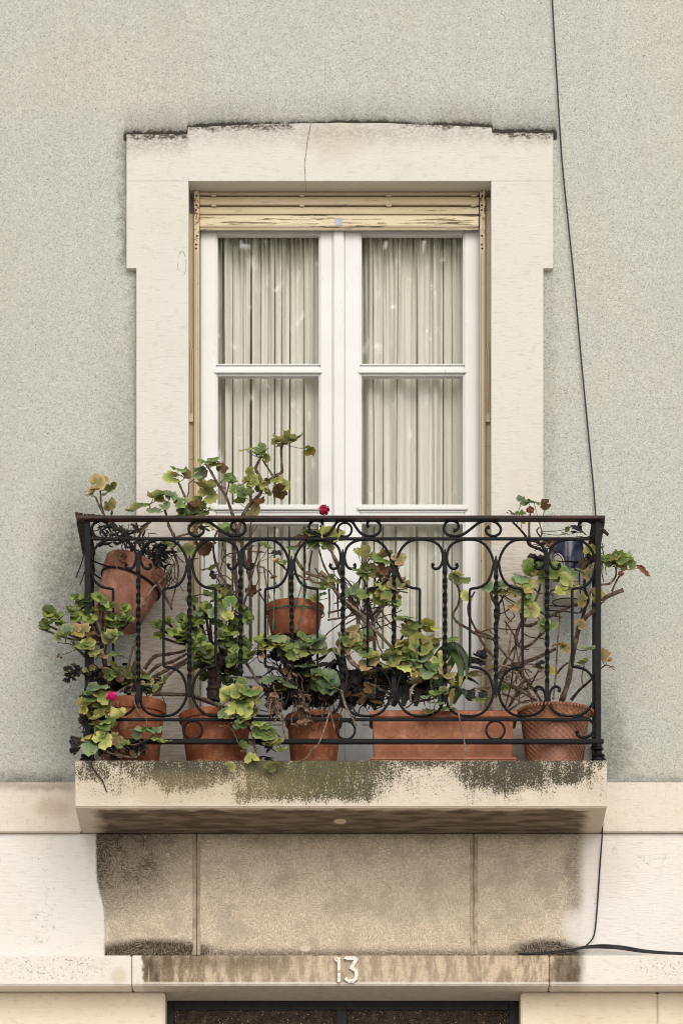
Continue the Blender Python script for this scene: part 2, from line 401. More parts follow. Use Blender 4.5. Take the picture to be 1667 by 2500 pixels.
def mat_leaf(name, mid, rim, blot, amt=0.5, r0=0.35, trans=0.28, rough=0.5):
    g = G(name); v = g.loc(); r = g.rand()
    ln = g.new('ShaderNodeVectorMath'); ln.operation = 'LENGTH'; g.put(ln.inputs[0], v)
    d = S(g, ln.outputs['Value'])*1.0
    n = g.noise(2.6, 4, 0.65, v=v, off=r)
    c = g.mix(g.ss(d+(n-0.5)*0.9, r0, 1.0), mid, rim)
    c = g.mix(g.ss(n, 0.50, 0.70)*amt, c, blot)
    h = g.new('ShaderNodeHueSaturation'); g.put(h.inputs['Color'], c); g.put(h.inputs['Value'], r*0.75+0.58); g.put(h.inputs['Hue'], (r*7.31)._m('FRACT')*0.035+0.484)
    c = S(g, h.outputs[0])
    sx = g.new('ShaderNodeSeparateXYZ'); g.put(sx.inputs[0], v)
    ang = g.math('ARCTAN2', S(g, sx.outputs[1]), S(g, sx.outputs[0]))
    vein = g.ss(g.math('ABSOLUTE', g.math('SINE', ang*3.5)), 0.16, 0.03)*g.ss(d, 0.05, 0.3)*g.ss(d, 0.95, 0.7)
    c = g.mix(vein*0.22, c, (0.42, 0.45, 0.22))
    g.bump(n-vein*0.5, 0.008, 0.5)
    m = g.done(c, rough, 0.35)
    t = g.new('ShaderNodeBsdfTranslucent'); g.put(t.inputs['Color'], c)
    mx = g.new('ShaderNodeMixShader'); mx.inputs[0].default_value = trans
    g.nt.links.new(g.b.outputs[0], mx.inputs[1]); g.nt.links.new(t.outputs[0], mx.inputs[2]); g.nt.links.new(mx.outputs[0], g.out.inputs['Surface'])
    return m

def mat_glass(name, tint, rough=0.0, boost=1.0):
    g = G(name); g.nt.nodes.remove(g.b)
    f = g.new('ShaderNodeFresnel'); gg = g.new('ShaderNodeNewGeometry'); g.put(f.inputs['IOR'], S(g, gg.outputs['Backfacing'])*(1/1.52-1.52)+1.52)
    gl = g.new('ShaderNodeBsdfGlossy'); gl.inputs['Roughness'].default_value = rough
    n = g.new('ShaderNodeBump'); n.inputs['Distance'].default_value = 0.004; n.inputs['Strength'].default_value = 0.10
    g.put(n.inputs['Height'], g.noise(3.0, 2)); g.nt.links.new(n.outputs[0], gl.inputs['Normal'])
    tr = g.new('ShaderNodeBsdfTransparent'); tr.inputs['Color'].default_value = (*tint, 1)
    mx = g.new('ShaderNodeMixShader'); g.put(mx.inputs[0], S(g, f.outputs[0])*boost)
    g.nt.links.new(tr.outputs[0], mx.inputs[1]); g.nt.links.new(gl.outputs[0], mx.inputs[2]); g.nt.links.new(mx.outputs[0], g.out.inputs['Surface'])
    return g.mat

def mat_curtain():
    g = G('curtain_voile'); n = g.noise(40, 3, st=(3, 1, 0.2))
    c = g.mix(g.ss(n, 0.4, 0.7)*0.4, (0.80, 0.775, 0.70), (0.75, 0.725, 0.65))
    m = g.done(c, 0.9, 0.1)
    t = g.new('ShaderNodeBsdfTranslucent'); g.put(t.inputs['Color'], c)
    mx = g.new('ShaderNodeMixShader'); mx.inputs[0].default_value = 0.12
    g.nt.links.new(g.b.outputs[0], mx.inputs[1]); g.nt.links.new(t.outputs[0], mx.inputs[2]); g.nt.links.new(mx.outputs[0], g.out.inputs['Surface'])
    return m

def mat_door_glass():
    g = G('hammered_dark_glass'); d, r1, r2 = g.vor(170); n = g.noise(40, 3)
    c = g.mix(g.ss(n, 0.4, 0.7), (0.050, 0.034, 0.022), (0.10, 0.070, 0.045))
    c = g.mix(g.ss(r1, 0.93, 0.96)*g.ss(d, 0.5, 0.25), c, (0.62, 0.52, 0.40))
    g.bump(d, 0.006, 0.9)
    return g.done(c, 0.22, 0.5)

MAT = dict(
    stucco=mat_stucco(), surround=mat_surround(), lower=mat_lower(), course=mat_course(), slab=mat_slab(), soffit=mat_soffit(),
    band=mat_band(), pier=mat_pier(), white=mat_white(),
    slat=mat_beige('beige_slat_paint', (0.64, 0.535, 0.355), 0.25), slatrail=mat_beige('flaking_beige_paint', (0.72, 0.62, 0.43), 0.72),
    reveal=mat_beige('beige_reveal_paint', (0.58, 0.48, 0.33), 0.1), guide=mat_guide(), iron=mat_iron(), rust=mat_rust(),
    tape=mat_plain('grey_tape', (0.36, 0.38, 0.42), (0.50, 0.52, 0.56), 60, 0.45),
    terra=mat_terra('terracotta_clay', (0.20, 0.060, 0.025), (0.31, 0.103, 0.044), (0.50, 0.29, 0.19)),
    terra_old=mat_terra('weathered_terracotta', (0.22, 0.085, 0.052), (0.36, 0.175, 0.115), (0.50, 0.33, 0.24), 0.6),
    planter=mat_terra('terracotta_plastic', (0.30, 0.100, 0.044), (0.39, 0.150, 0.070), (0.50, 0.26, 0.15), 0.5),
    weave=mat_terra('copper_brown_plastic', (0.22, 0.090, 0.048), (0.33, 0.145, 0.082), (0.46, 0.25, 0.155), 0.38),
    blue=mat_plain('blue_glaze', (0.012, 0.014, 0.034), (0.024, 0.028, 0.060), 14, 0.22, 0.5),
    cream=mat_plain('cream_glaze', (0.46, 0.425, 0.37), (0.56, 0.52, 0.46), 14, 0.3, 0.45),
    soil=mat_plain('potting_soil', (0.015, 0.011, 0.008), (0.045, 0.032, 0.022), 60, 0.95, 0.1, 0.01),
    bark=mat_plain('brown_bark', (0.060, 0.038, 0.028), (0.17, 0.115, 0.080), 60, 0.8, 0.2, 0.004),
    bark_pale=mat_plain('pale_bark', (0.12, 0.080, 0.055), (0.30, 0.22, 0.155), 50, 0.8, 0.2, 0.004),
    bark_dark=mat_plain('dark_bark', (0.018, 0.012, 0.010), (0.060, 0.040, 0.030), 60, 0.85, 0.2, 0.004),
    stalk=mat_plain('green_stalk', (0.10, 0.12, 0.04), (0.18, 0.14, 0.06), 30, 0.6),
    cable=mat_plain('black_cable', (0.008, 0.008, 0.009), (0.018, 0.018, 0.02), 10, 0.5),
    hook=mat_plain('green_plastic_wire', (0.02, 0.11, 0.075), (0.035, 0.16, 0.11), 20, 0.4),
    digit=mat_plain('chipped_white_enamel', (0.76, 0.73, 0.66), (0.34, 0.29, 0.22), 70, 0.5, 0.3, 0.0, (1, 1, 1), 0.0, 0.56, 0.66),
    mortar=mat_plain('pale_mortar', (0.34, 0.265, 0.18), (0.50, 0.41, 0.30), 30, 0.95, 0.1, 0.004),
    glass=mat_glass('window_glass', (0.985, 0.99, 0.985), 0.0, 1.0), curtain=mat_curtain(),
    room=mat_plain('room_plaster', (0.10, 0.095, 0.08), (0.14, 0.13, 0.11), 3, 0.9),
    doorpaint=mat_plain('black_door_paint', (0.006, 0.006, 0.006), (0.014, 0.013, 0.012), 20, 0.4), doorglass=mat_door_glass(),
    street=mat_plain('street_cobbles', (0.34, 0.32, 0.29), (0.46, 0.43, 0.39), 6, 0.9), pave=mat_plain('pavement_limestone', (0.46, 0.43, 0.38), (0.58, 0.54, 0.48), 8, 0.85),
    treeleaf=mat_leaf('tree_leaf', (0.26, 0.30, 0.08), (0.55, 0.54, 0.20), (0.08, 0.11, 0.03), 0.6, trans=0.5),
    # leaves
    green=mat_leaf('leaf_green', (0.115, 0.180, 0.050), (0.230, 0.290, 0.085), (0.32, 0.33, 0.09), 0.45),
    teal=mat_leaf('leaf_dull_green', (0.130, 0.195, 0.095), (0.230, 0.290, 0.140), (0.21, 0.24, 0.09), 0.4),
    lime=mat_leaf('leaf_yellow_green', (0.260, 0.310, 0.080), (0.520, 0.510, 0.160), (0.54, 0.47, 0.15), 0.5),
    olive=mat_leaf('leaf_olive', (0.140, 0.150, 0.038), (0.280, 0.250, 0.075), (0.24, 0.16, 0.06), 0.55),
    tan=mat_leaf('leaf_tan', (0.22, 0.20, 0.075), (0.46, 0.32, 0.155), (0.40, 0.20, 0.11), 0.6),
    brown=mat_leaf('leaf_brown', (0.14, 0.075, 0.030), (0.19, 0.10, 0.040), (0.07, 0.03, 0.014), 0.6),
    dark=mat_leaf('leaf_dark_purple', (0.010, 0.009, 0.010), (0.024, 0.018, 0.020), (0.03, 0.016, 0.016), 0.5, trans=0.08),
    yellow=mat_leaf('leaf_yellow', (0.28, 0.28, 0.05), (0.52, 0.42, 0.10), (0.40, 0.24, 0.06), 0.4),
    salmon=mat_leaf('leaf_salmon', (0.30, 0.12, 0.07), (0.42, 0.19, 0.11), (0.26, 0.08, 0.045), 0.5),
    dry=mat_leaf('leaf_dry', (0.20, 0.115, 0.065), (0.34, 0.22, 0.135), (0.10, 0.055, 0.03), 0.6),
    jade=mat_leaf('jade_leaf', (0.260, 0.320, 0.060), (0.140, 0.190, 0.045), (0.33, 0.35, 0.08), 0.35, 0.4, 0.10, 0.30),
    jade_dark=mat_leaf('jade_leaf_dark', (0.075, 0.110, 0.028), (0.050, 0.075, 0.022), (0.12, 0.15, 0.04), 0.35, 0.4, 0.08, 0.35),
    strap=mat_leaf('strap_leaf', (0.022, 0.045, 0.016), (0.05, 0.085, 0.028), (0.04, 0.06, 0.02), 0.4, trans=0.12, rough=0.35),
    crimson=mat_plain('crimson_petal', (0.36, 0.004, 0.030), (0.52, 0.010, 0.07), 90, 0.6), magenta=mat_plain('magenta_petal', (0.55, 0.006, 0.11), (0.74, 0.02, 0.20), 90, 0.6),
    coral=mat_plain('faded_coral_petal', (0.36, 0.10, 0.075), (0.44, 0.19, 0.13), 60, 0.7),
)

# ---------------------------------------------------------------- mesh helpers
class MB:
    def __init__(s): s.v, s.f, s.mi = [], [], []; s.slot = 0
    def add(s, vs, fs):
        o = len(s.v); s.v += [tuple(v) for v in vs]; s.f += [tuple(i+o for i in f) for f in fs]; s.mi += [s.slot]*len(fs); return s
    def box(s, x0, x1, y0, y1, z0, z1):
        if x0 > x1: x0, x1 = x1, x0
        if z0 > z1: z0, z1 = z1, z0
        v = [(x, y, z) for x in (x0, x1) for y in (y0, y1) for z in (z0, z1)]
        return s.add(v, [(0, 1, 3, 2), (4, 6, 7, 5), (0, 4, 5, 1), (2, 3, 7, 6), (0, 2, 6, 4), (1, 5, 7, 3)])
    def pbox(s, px0, px1, py0, py1, y0, y1):       # front face given in photograph points on plane y0
        return s.box(X(px0, y0), X(px1, y0), y0, y1, Z(py0, y0), Z(py1, y0))
    def prism(s, pts, y0, y1):                     # pts: (x, z)
        n = len(pts); ar = sum(pts[i][0]*pts[(i+1) % n][1]-pts[(i+1) % n][0]*pts[i][1] for i in range(n))
        if ar < 0: pts = pts[::-1]
        v = [(x, y0, z) for x, z in pts]+[(x, y1, z) for x, z in pts]
        return s.add(v, [tuple(range(n)), tuple(range(2*n-1, n-1, -1))]+[(i, i+n, (i+1) % n+n, (i+1) % n) for i in range(n)])
    def tube(s, pts, r, n=6, cap=True, flat=1.0, jitter=0.0):
        pts = [Vector(p) for p in pts]; m = len(pts)
        if not hasattr(r, '__len__'): r = [r]*m
        t0 = (pts[1]-pts[0]).normalized(); up = Vector((0, 1, 0)) if abs(t0.y) < 0.9 else Vector((1, 0, 0))
        a = t0.cross(up).normalized(); vs = []
        for i in range(m):
            t = (pts[min(i+1, m-1)]-pts[max(i-1, 0)])
            if t.length < 1e-9: t = t0
            t.normalize(); a = (a-t*a.dot(t)); a.normalize(); b = t.cross(a)
            rr = r[i]*(1+(rnd.random()-0.5)*jitter)
            for k in range(n):
                q = 2*math.pi*(k+0.5)/n; vs.append(pts[i]+a*(math.cos(q)*rr)+b*(math.sin(q)*rr*flat))
        fs = [(i*n+k, i*n+(k+1) % n, (i+1)*n+(k+1) % n, (i+1)*n+k) for i in range(m-1) for k in range(n)]
        if cap: fs += [tuple(range(n-1, -1, -1)), tuple(range((m-1)*n, m*n))]
        return s.add(vs, fs)
    def lathe(s, prof, n=32, mat=None, cap0=True, cap1=True):
        mat = mat or Matrix(); m = len(prof)
        vs = [mat @ Vector((r*math.cos(2*math.pi*k/n), r*math.sin(2*math.pi*k/n), z)) for r, z in prof for k in range(n)]
        fs = [(i*n+k, i*n+(k+1) % n, (i+1)*n+(k+1) % n, (i+1)*n+k) for i in range(m-1) for k in range(n)]
        if cap0: fs.append(tuple(range(n-1, -1, -1)))
        if cap1: fs.append(tuple(range((m-1)*n, m*n)))
        return s.add(vs, fs)
    def mesh(s, name, bevel=0.0, ang=40, smooth=True):
        me = bpy.data.meshes.new(name); me.from_pydata(s.v, [], s.f); me.polygons.foreach_set('material_index', s.mi); me.update()
        if bevel:
            bm = bmesh.new(); bm.from_mesh(me)
            es = [e for e in bm.edges if len(e.link_faces) == 2 and e.calc_face_angle(0) > 0.6]
            bmesh.ops.bevel(bm, geom=es, offset=bevel, segments=2, affect='EDGES', clamp_overlap=True)
            bm.to_mesh(me); bm.free()
        if smooth:
            me.polygons.foreach_set('use_smooth', [True]*len(me.polygons)); me.set_sharp_from_angle(angle=math.radians(ang))
        return me
WL = {}
def empty(name, loc, label, cat, group=None):
    o = bpy.data.objects.new(name, None); col.objects.link(o); o.location = loc; o.empty_display_size = 0.05
    WL[o] = Vector(loc); tagit(o, label, cat, group); return o
def tagit(o, label=None, cat=None, group=None, kind=None):
    if label: o['label'] = label
    if cat: o['category'] = cat
    if group: o['group'] = group
    if kind: o['kind'] = kind
    return o
def put(name, mb, mats, parent=None, bevel=0.0, ang=40, **kw):
    me = mb if isinstance(mb, bpy.types.Mesh) else mb.mesh(name, bevel, ang)
    n = len(me.vertices); c = [sum(v.co[i] for v in me.vertices)/n for i in range(3)]
    lo = [min(v.co[i] for v in me.vertices) for i in range(3)]; hi = [max(v.co[i] for v in me.vertices) for i in range(3)]
    c = Vector([(lo[i]+hi[i])/2 for i in range(3)]); me.transform(Matrix.Translation(-c))
    for m in (mats if isinstance(mats, (list, tuple)) else [mats]): me.materials.append(MAT[m])
    o = bpy.data.objects.new(name, me); col.objects.link(o); WL[o] = c
    o.parent = parent; o.location = c-(WL[parent] if parent else Vector())
    if kw: tagit(o, **kw)
    return o
def inst(name, me, mat, parent, loc, rot, scale):
    o = bpy.data.objects.new(name, me); col.objects.link(o); WL[o] = Vector(loc); o.parent = parent
    o.location = Vector(loc)-WL[parent]; o.rotation_mode = 'QUATERNION'; o.rotation_quaternion = rot
    o.scale = scale if hasattr(scale, '__len__') else (scale,)*3
    if mat: o.material_slots[0].link = 'OBJECT'; o.material_slots[0].material = MAT[mat]
    return o
def spline(pts, step=4):
    pts = [Vector(p) for p in pts]
    if len(pts) < 3: return pts
    out = []
    for i in range(len(pts)-1):
        p0, p1, p2, p3 = pts[max(i-1, 0)], pts[i], pts[i+1], pts[min(i+2, len(pts)-1)]
        for k in range(step):
            t = k/step
            out.append(0.5*((2*p1)+(p2-p0)*t+(2*p0-5*p1+4*p2-p3)*t*t+(3*p1-p0-3*p2+p3)*t**3))
    out.append(pts[-1]); return out

# ---------------------------------------------------------------- street, pavement
put('street', MB().box(-90, 90, -120, -2.2, -0.2, 0.0), 'street', kind='structure')
put('pavement', MB().box(-90, 90, -2.198, -0.02, -0.2, 0.12), 'pave', kind='structure')

# ---------------------------------------------------------------- building
bld = empty('building', (X(829, 0), 0.3, 0), 'house front in grey green pebbledash with pale limestone courses and a balcony window', 'building')
WX0, WX1, TOP = -7.0, 7.0, 12.5
OX0, OX1, OTOP = X(460, Y_SUR), X(1199, Y_SUR), Z(441, Y_SUR)
BASE_ST = Z(1919, Y_STUC)
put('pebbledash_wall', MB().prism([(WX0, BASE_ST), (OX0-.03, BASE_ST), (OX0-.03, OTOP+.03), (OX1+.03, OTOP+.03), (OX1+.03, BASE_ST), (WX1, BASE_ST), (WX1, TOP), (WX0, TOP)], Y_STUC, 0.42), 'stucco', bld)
# string course: two lengths, broken by the balcony slab
ZB0, ZB1 = Z(2032, Y_BAND), Z(1919, Y_STUC)
SX0, SX1 = X(183, Y_SLAB), X(1481.5, Y_SLAB)
for a, b in ((WX0, SX0-0.001), (SX1+0.001, WX1)):
    put('string_course', MB().box(a, b, Y_BAND, 0.40, ZB0, ZB1-0.001), 'band', bld, 0.004)
# balcony slab
mb = MB(); mb.box(SX0, SX1, Y_SLAB, 0.40, ZB0+0.001, FLOOR)
me = mb.mesh('balcony_slab', 0.004)
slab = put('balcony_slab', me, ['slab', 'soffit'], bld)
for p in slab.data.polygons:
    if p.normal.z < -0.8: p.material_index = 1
# the field of stone blocks under the slab
ZL1, ZL0 = ZB0-0.001, Z(2333, Y_CRS)
jx = [WX0, X(-420, Y_LOW), X(480, Y_LOW), X(1156, Y_LOW), X(2060, Y_LOW), WX1]
for i in range(5):
    put('stone_block', MB().box(jx[i]+0.001, jx[i+1]-0.001, Y_LOW, 0.40, ZL0, ZL1), 'lower', bld, 0.005)
for i in (2, 3):
    m = MB()
    for k in (-1, 1):
        pts = []
        for j in range(15):
            t = j/14; pts.append((jx[i]+k*0.0085+(rnd.random()-0.5)*0.003, Y_LOW+0.001, ZL1-0.004-(ZL1-ZL0-0.02)*t))
        m.tube(pts, 0.0075, 8, True, 0.6, 0.3)
    put('raised_mortar_joint', m, 'mortar', bld)
# course over the street door
ZC1, ZC0 = ZL0-0.001, Z(2407, Y_CRS)
cx = [WX0, X(-900, Y_CRS), X(321, Y_CRS), X(1341, Y_CRS), X(2500, Y_CRS), WX1]
for i in range(5):
    put('door_course_block', MB().box(cx[i]+0.0012, cx[i+1]-0.0012, Y_CRS, 0.42, ZC0, ZC1), 'course', bld, 0.004)
# piers beside the street door
PX0, PX1 = X(403, Y_PIER), X(1271, Y_PIER); PJ = X(1604, Y_PIER)
zp_, k_ = ZC0-0.001, 0
for (a, b) in ((WX0, PX0), (PX1, PJ-0.001), (PJ+0.001, WX1)):
    h = [zp_, zp_-0.75, zp_-1.5, zp_-2.25, zp_-3.0, zp_-3.75, 0.12]
    for j in range(len(h)-1):
        put('pier_block', MB().box(a, b, Y_PIER, 0.42, h[j+1]+0.0012, h[j]), 'pier', bld, 0.006)
# street door with transom lights
sd = put('street_door', MB().box(PX0, PX1, 0.30, 0.40, 0.12, zp_-0.001), 'doorpaint', bld)
def dbox(a, b, c, d, y0, y1, name, mat, bev=0.003):
    put(name, MB().pbox(a, b, c, d, y0, y1), mat, sd, bev)
zt = 2446
m = MB(); y = Y_DOOR
m.pbox(405, 423, zt, 2900, y, 0.30).pbox(1243, 1268, zt, 2900, y, 0.30).pbox(423.5, 1242.5, zt-12, 2467, y, 0.30).pbox(820, 846, 2467.5, 2900, y, 0.30)
m.pbox(423.5, 819.5, 2660, 2690, y, 0.30).pbox(846.5, 1242.5, 2660, 2690, y, 0.30)
put('transom_frame', m, 'doorpaint', sd, 0.003)
for a, b in ((424, 819), (847, 1242)):
    put('transom_pane', MB().pbox(a, b, 2468, 2659, y+0.012, y+0.018), 'doorglass', sd)

# ---------------------------------------------------------------- window surround
sur = put('window_surround', MB().box(OX0-0.0, OX1+0.0, 0.2405, 0.40, OTOP+0.002, OTOP+0.029), 'surround', bld)
y = Y_SUR
def sp(lst): return [(X(a, y), Z(b, y)) for a, b in lst]
arch = [(459+(1200-459)*t/24, 310-11*(1-(2*t/24-1)**2)) for t in range(25)]
rag = random.Random(3)
lint = [(309, 441), (309, 327)]+[(309+15*k, 327+rag.uniform(-1.2, 1.2)) for k in range(1, 10)]+[(458, 326)]+[(a, b+rag.uniform(-0.9, 0.9)) for a, b in arch]+[(1201, 323)]+[(1201+15*k, 323+rag.uniform(-0.9, 0.9)) for k in range(1, 10)]+[(1350, 323), (1350, 441)]
put('lintel', MB().prism(sp(lint), y, 0.24), 'surround', sur, 0.0010)
jl = [(309, 441.25), (460, 441.25), (460, 1637), (333, 1637), (333, 654), (309, 654)]
jr = [(1350, 441.25), (1199, 441.25), (1199, 1637), (1326, 1637), (1326, 654), (1350, 654)]
for j in (jl, jr):
    put('jamb', MB().prism(sp(j), y, 0.24), 'surround', sur, 0.0010)
zf = FLOOR+0.001
for a, b in ((331, 460), (1199, 1328)):
    put('plinth', MB().box(X(a, y), X(b, y), y-0.010, 0.24, zf, Z(1637.6, y)), 'surround', sur, 0.004)

# ---------------------------------------------------------------- room behind, kept dark
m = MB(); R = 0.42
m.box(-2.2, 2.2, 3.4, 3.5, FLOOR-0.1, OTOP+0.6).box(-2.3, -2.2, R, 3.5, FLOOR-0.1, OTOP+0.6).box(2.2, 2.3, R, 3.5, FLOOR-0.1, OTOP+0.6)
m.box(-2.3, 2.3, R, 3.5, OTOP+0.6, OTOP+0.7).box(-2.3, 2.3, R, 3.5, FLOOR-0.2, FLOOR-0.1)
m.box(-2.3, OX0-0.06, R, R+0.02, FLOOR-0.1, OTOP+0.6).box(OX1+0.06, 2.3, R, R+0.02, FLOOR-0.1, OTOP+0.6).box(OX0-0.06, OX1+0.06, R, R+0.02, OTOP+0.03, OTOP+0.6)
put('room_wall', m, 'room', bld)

# ---------------------------------------------------------------- french window
y = Y_LEAF
ZTOP = Z(540, y)
m = MB()
m.box(OX0-0.0, X(489, y)-0.001, y+0.03, 0.24, zf, OTOP).box(X(1172, y)+0.001, OX1, y+0.03, 0.24, zf, OTOP)
m.box(X(489, y), X(1172, y), y+0.03, 0.24, Z(545, y), OTOP)
m.box(X(489, y), X(1172, y), y-0.005, 0.24, zf, zf+0.025)
fw = put('french_window', m, 'white', bld, 0.002)
GL = [(567, 890), (912, 1234), (1274, 1588)]
def leaf(x0, g0, g1, x1):
    m = MB(); d = y+0.045; t = Z(548, y); b = zf+0.028
    def zz(p): return Z(p, y)
    m.box(X(x0, y), X(g0, y), y, d, b, t).box(X(g1, y), X(x1, y), y, d, b, t)
    a, c = X(g0, y)+0.0002, X(g1, y)-0.0002
    m.box(a, c, y+0.001, d, zz(GL[0][0]), t-0.001)
    m.box(a, c, y+0.001, d, zz(1272), zz(1252))
    m.box(a, c, y+0.001, d, zz(1652), zz(1590)).box(a, c, y+0.016, d, zz(1775), zz(1652.2)).box(a, c, y+0.001, d, b, zz(1775.2))
    m.box(a+0.012, c-0.012, y+0.009, y+0.0158, zz(1768), zz(1660))
    put('casement', m, 'white', fw, 0.0025)
    # glazing bars and beads
    put('glazing_bar', MB().box(X(g0-5, y), X(g1+5, y), y-0.006, y+0.04, zz(911), zz(902)).box(a, c, y+0.004, y+0.038, zz(901.8), zz(893)), 'white', fw, 0.002)
    put('glazing_bar', MB().box(X(g0-7, y), X(g1+7, y), y-0.012, y+0.04, zz(1246), zz(1236)).box(a, c, y-0.002, y+0.038, zz(1251.5), zz(1246.3)), 'white', fw, 0.002)
    for u, v in GL:
        bd = MB(); e = 0.006
        bd.box(a, a+e, y+0.006, d-0.002, zz(v), zz(u)).box(c-e, c, y+0.006, d-0.002, zz(v), zz(u))
        bd.box(a+e, c-e, y+0.006, d-0.002, zz(u)-e, zz(u)).box(a+e, c-e, y+0.006, d-0.002, zz(v), zz(v)+e)
        put('glazing_bead', bd, 'white', fw, 0.0015)
        put('pane', MB().box(a+0.003, c-0.003, y+0.020, y+0.024, zz(v)+0.003, zz(u)-0.003), 'glass', fw)
leaf(489.5, 527.5, 782, 811); leaf(842, 879, 1134, 1171.5)
put('meeting_strip', MB().box(X(811.5, y), X(841.5, y), y-0.004, y+0.05, zf+0.028, Z(548, y)).box(X(815, y), X(838, y), y-0.014, y-0.0042, zf+0.04, Z(556, y)), 'white', fw, 0.003)

# ---------------------------------------------------------------- roller shutter
y = Y_SHUT
sh = put('roller_shutter', MB().box(X(486, y), X(1170, y), y+0.014, y+0.03, Z(472, y), OTOP-0.001), 'reveal', bld)
x0, x1 = X(487.5, y), X(1168.5, y)
for a, b in ((466, 474), (477, 498.5), (501.5, 521.5)):
    z1, z0 = Z(a, y), Z(b, y); h = z1-z0
    m = MB(); n = 6
    prof = [(y+0.012, z1), (y+0.006, z1-0.12*h), (y+0.001, z1-0.45*h), (y-0.002, z1-0.8*h), (y+0.001, z0), (y+0.012, z0)]
    vs = [(x, p[0], p[1]) for x in (x0, x1) for p in prof]
    m.add(vs, [(i, i+n, (i+1) % n+n, (i+1) % n) for i in range(n)]+[tuple(range(n-1, -1, -1)), tuple(range(n, 2*n))])
    o = put('slat', m, 'slat', sh, 0.0, 60)
    if a > 470:
        for px in (522, 737, 949, 1156):
            put('slat_clip', MB().pbox(px-6, px+6, a-2.5, a+1, y-0.004, y+0.004), 'reveal', sh)
put('bottom_rail', MB().pbox(487.5, 1168.5, 524.5, 552, y-0.004, y+0.022).pbox(487.5, 1168.5, 552.3, 559, y+0.004, y+0.022), 'slatrail', sh, 0.003)
put('tape_patch', MB().pbox(818, 836, 531.5, 549.5, y-0.0055, y-0.0043), 'tape', sh)
for a, b in ((474, 487), (1171, 1184)):
    m = MB(); m.box(X(a, y), X(b, y), y-0.012, y+0.028, zf, Z(466, y))
    m.box(X(a+3, y), X(b-3, y), y-0.0155, y-0.0122, zf+0.3, Z(620, y))
    gr = put('guide_rail', m, 'guide', sh, 0.002)
    for py in (477, 500, 512, 575, 596, 606, 1370, 1700):
        put('rivet', MB().lathe([(0.0042, 0), (0.003, 0.003)], 8, Matrix.Translation(P((a+b)/2+rnd.uniform(-2, 2), py, y-0.0122)) @ Matrix.Rotation(math.pi/2, 4, 'X')), 'bark_dark', gr)
for a, b, c in ((461, 473, 1), (1186, 1198.5, -1)):
    put('reveal_strip', MB().pbox(a, b, 520 if c > 0 else 480, 1990, y+0.012, y+0.03), 'reveal', sh, 0.002)
for c, s_ in ((466.5, 1), (1191, -1)):
    m = MB(); m.tube(spline([P(c+2*s_, 832, y), P(c-1*s_, 870, y-0.006), P(c-2*s_, 960, y-0.004), P(c-3*s_, 1015, y)], 4), 0.0028, 6)
    m.tube(spline([P(c+4*s_, 850, y), P(c+3*s_, 930, y-0.006), P(c+3*s_, 1028, y)], 4), 0.0028, 6)
    m.box(X(c-5, y), X(c+5, y), y-0.004, y+0.013, Z(1030, y), Z(1010, y))
    put('shutter_strap_winder', m, 'guide', sh)

# ---------------------------------------------------------------- curtains
def curtain(x0, x1, slits, label, seed):
    r = random.Random(seed); y0 = 0.285; NX, NZ = 330, 44
    ph = [r.uniform(0, 6.28) for _ in range(8)]
    slits = [(a, b*r.uniform(.6, 1.7), c+r.uniform(-.06, .06), d*r.choice([1, 1, .55, .3]), r.uniform(-.15, .75)) for a, b, c, d in slits]
    ztop, zbot = Z(566, y0), zf+0.03
    vs = []
    for j in range(NZ+1):
        v = j/NZ; v = v**1.25; z = ztop+(zbot-ztop)*v; py = VPY-(z-CAMZ)*sc(y0)
        for i in range(NX+1):
            px = x0+(x1-x0)*i/NX
            yy = 0.016*math.sin(px*0.085+ph[0]+0.9*math.sin(v*2+ph[1])+1.1*math.sin(px*.021+ph[3]))+0.003*math.sin(px*0.31+ph[2]+v*1.5)
            for (sx, w0, dr, dep, v0) in slits:
                c = sx+dr*(v-0.2)*60; w_ = w0*(0.22+0.50*min(1, v*1.6)); e = (px-c)/w_
                yy += dep*(0.16+0.84*min(1, max(0, (v-v0)*3+.5)))*math.exp(-e**4)
                yy -= 0.010*math.exp(-((px-c-w_*2.2)/(w_*2.5))**2)
            g = math.exp(-v*20)
            yy += g*(0.010*math.sin(px*0.52+ph[3])+0.007*math.sin(px*0.93+ph[4])+0.004*math.sin(px*1.7+ph[5]))
            gg = math.exp(-v*7)
            yy += gg*(0.010*math.sin(px*0.27+ph[6])+0.005*math.sin(px*0.61+ph[7]))
            yy += 0.006*math.sin(px*0.19+ph[5]+v*2.2)*(0.5+0.5*math.sin(px*.037+ph[4]))
            vs.append((X(px, y0), y0+yy, z))
    W = NX+1
    fs = [(j*W+i, j*W+i+1, (j+1)*W+i+1, (j+1)*W+i) for j in range(NZ) for i in range(NX)]
    o = put('curtain', MB().add(vs, fs), 'curtain', None, 0, 80, label=label, cat='curtain', group='curtains behind the window panes')
D1 = 0.10
curtain(522, 790, [(545, 5, 0, .05), (568.5, 2.4, 0, D1), (594, 3, .02, .03), (613, 3.0, -.05, D1), (636, 2.4, -.12, D1), (655, 2.2, -.06, D1), (671, 2.4, -.1, D1), (688, 2.6, 0, D1), (708, 2.6, -.06, D1), (742, 3.6, 0, D1), (768, 9, 0, .05)],
        'gathered off white curtain behind the left window leaf, with a tree mirrored over it', 5)
curtain(872, 1140, [(886, 6, 0, .045), (911, 1.8, .05, D1), (936, 1.8, -.02, D1), (970, 2.6, -.22, D1), (1004, 2.6, -.10, D1), (1018, 2.4, -.04, D1), (1052, 8, 0, .085), (1082, 4.5, 0, D1), (1103, 2.6, 0, D1), (1124, 7, 0, .045)],
        'gathered off white curtain behind the right window leaf, with one wide grey fold', 9)
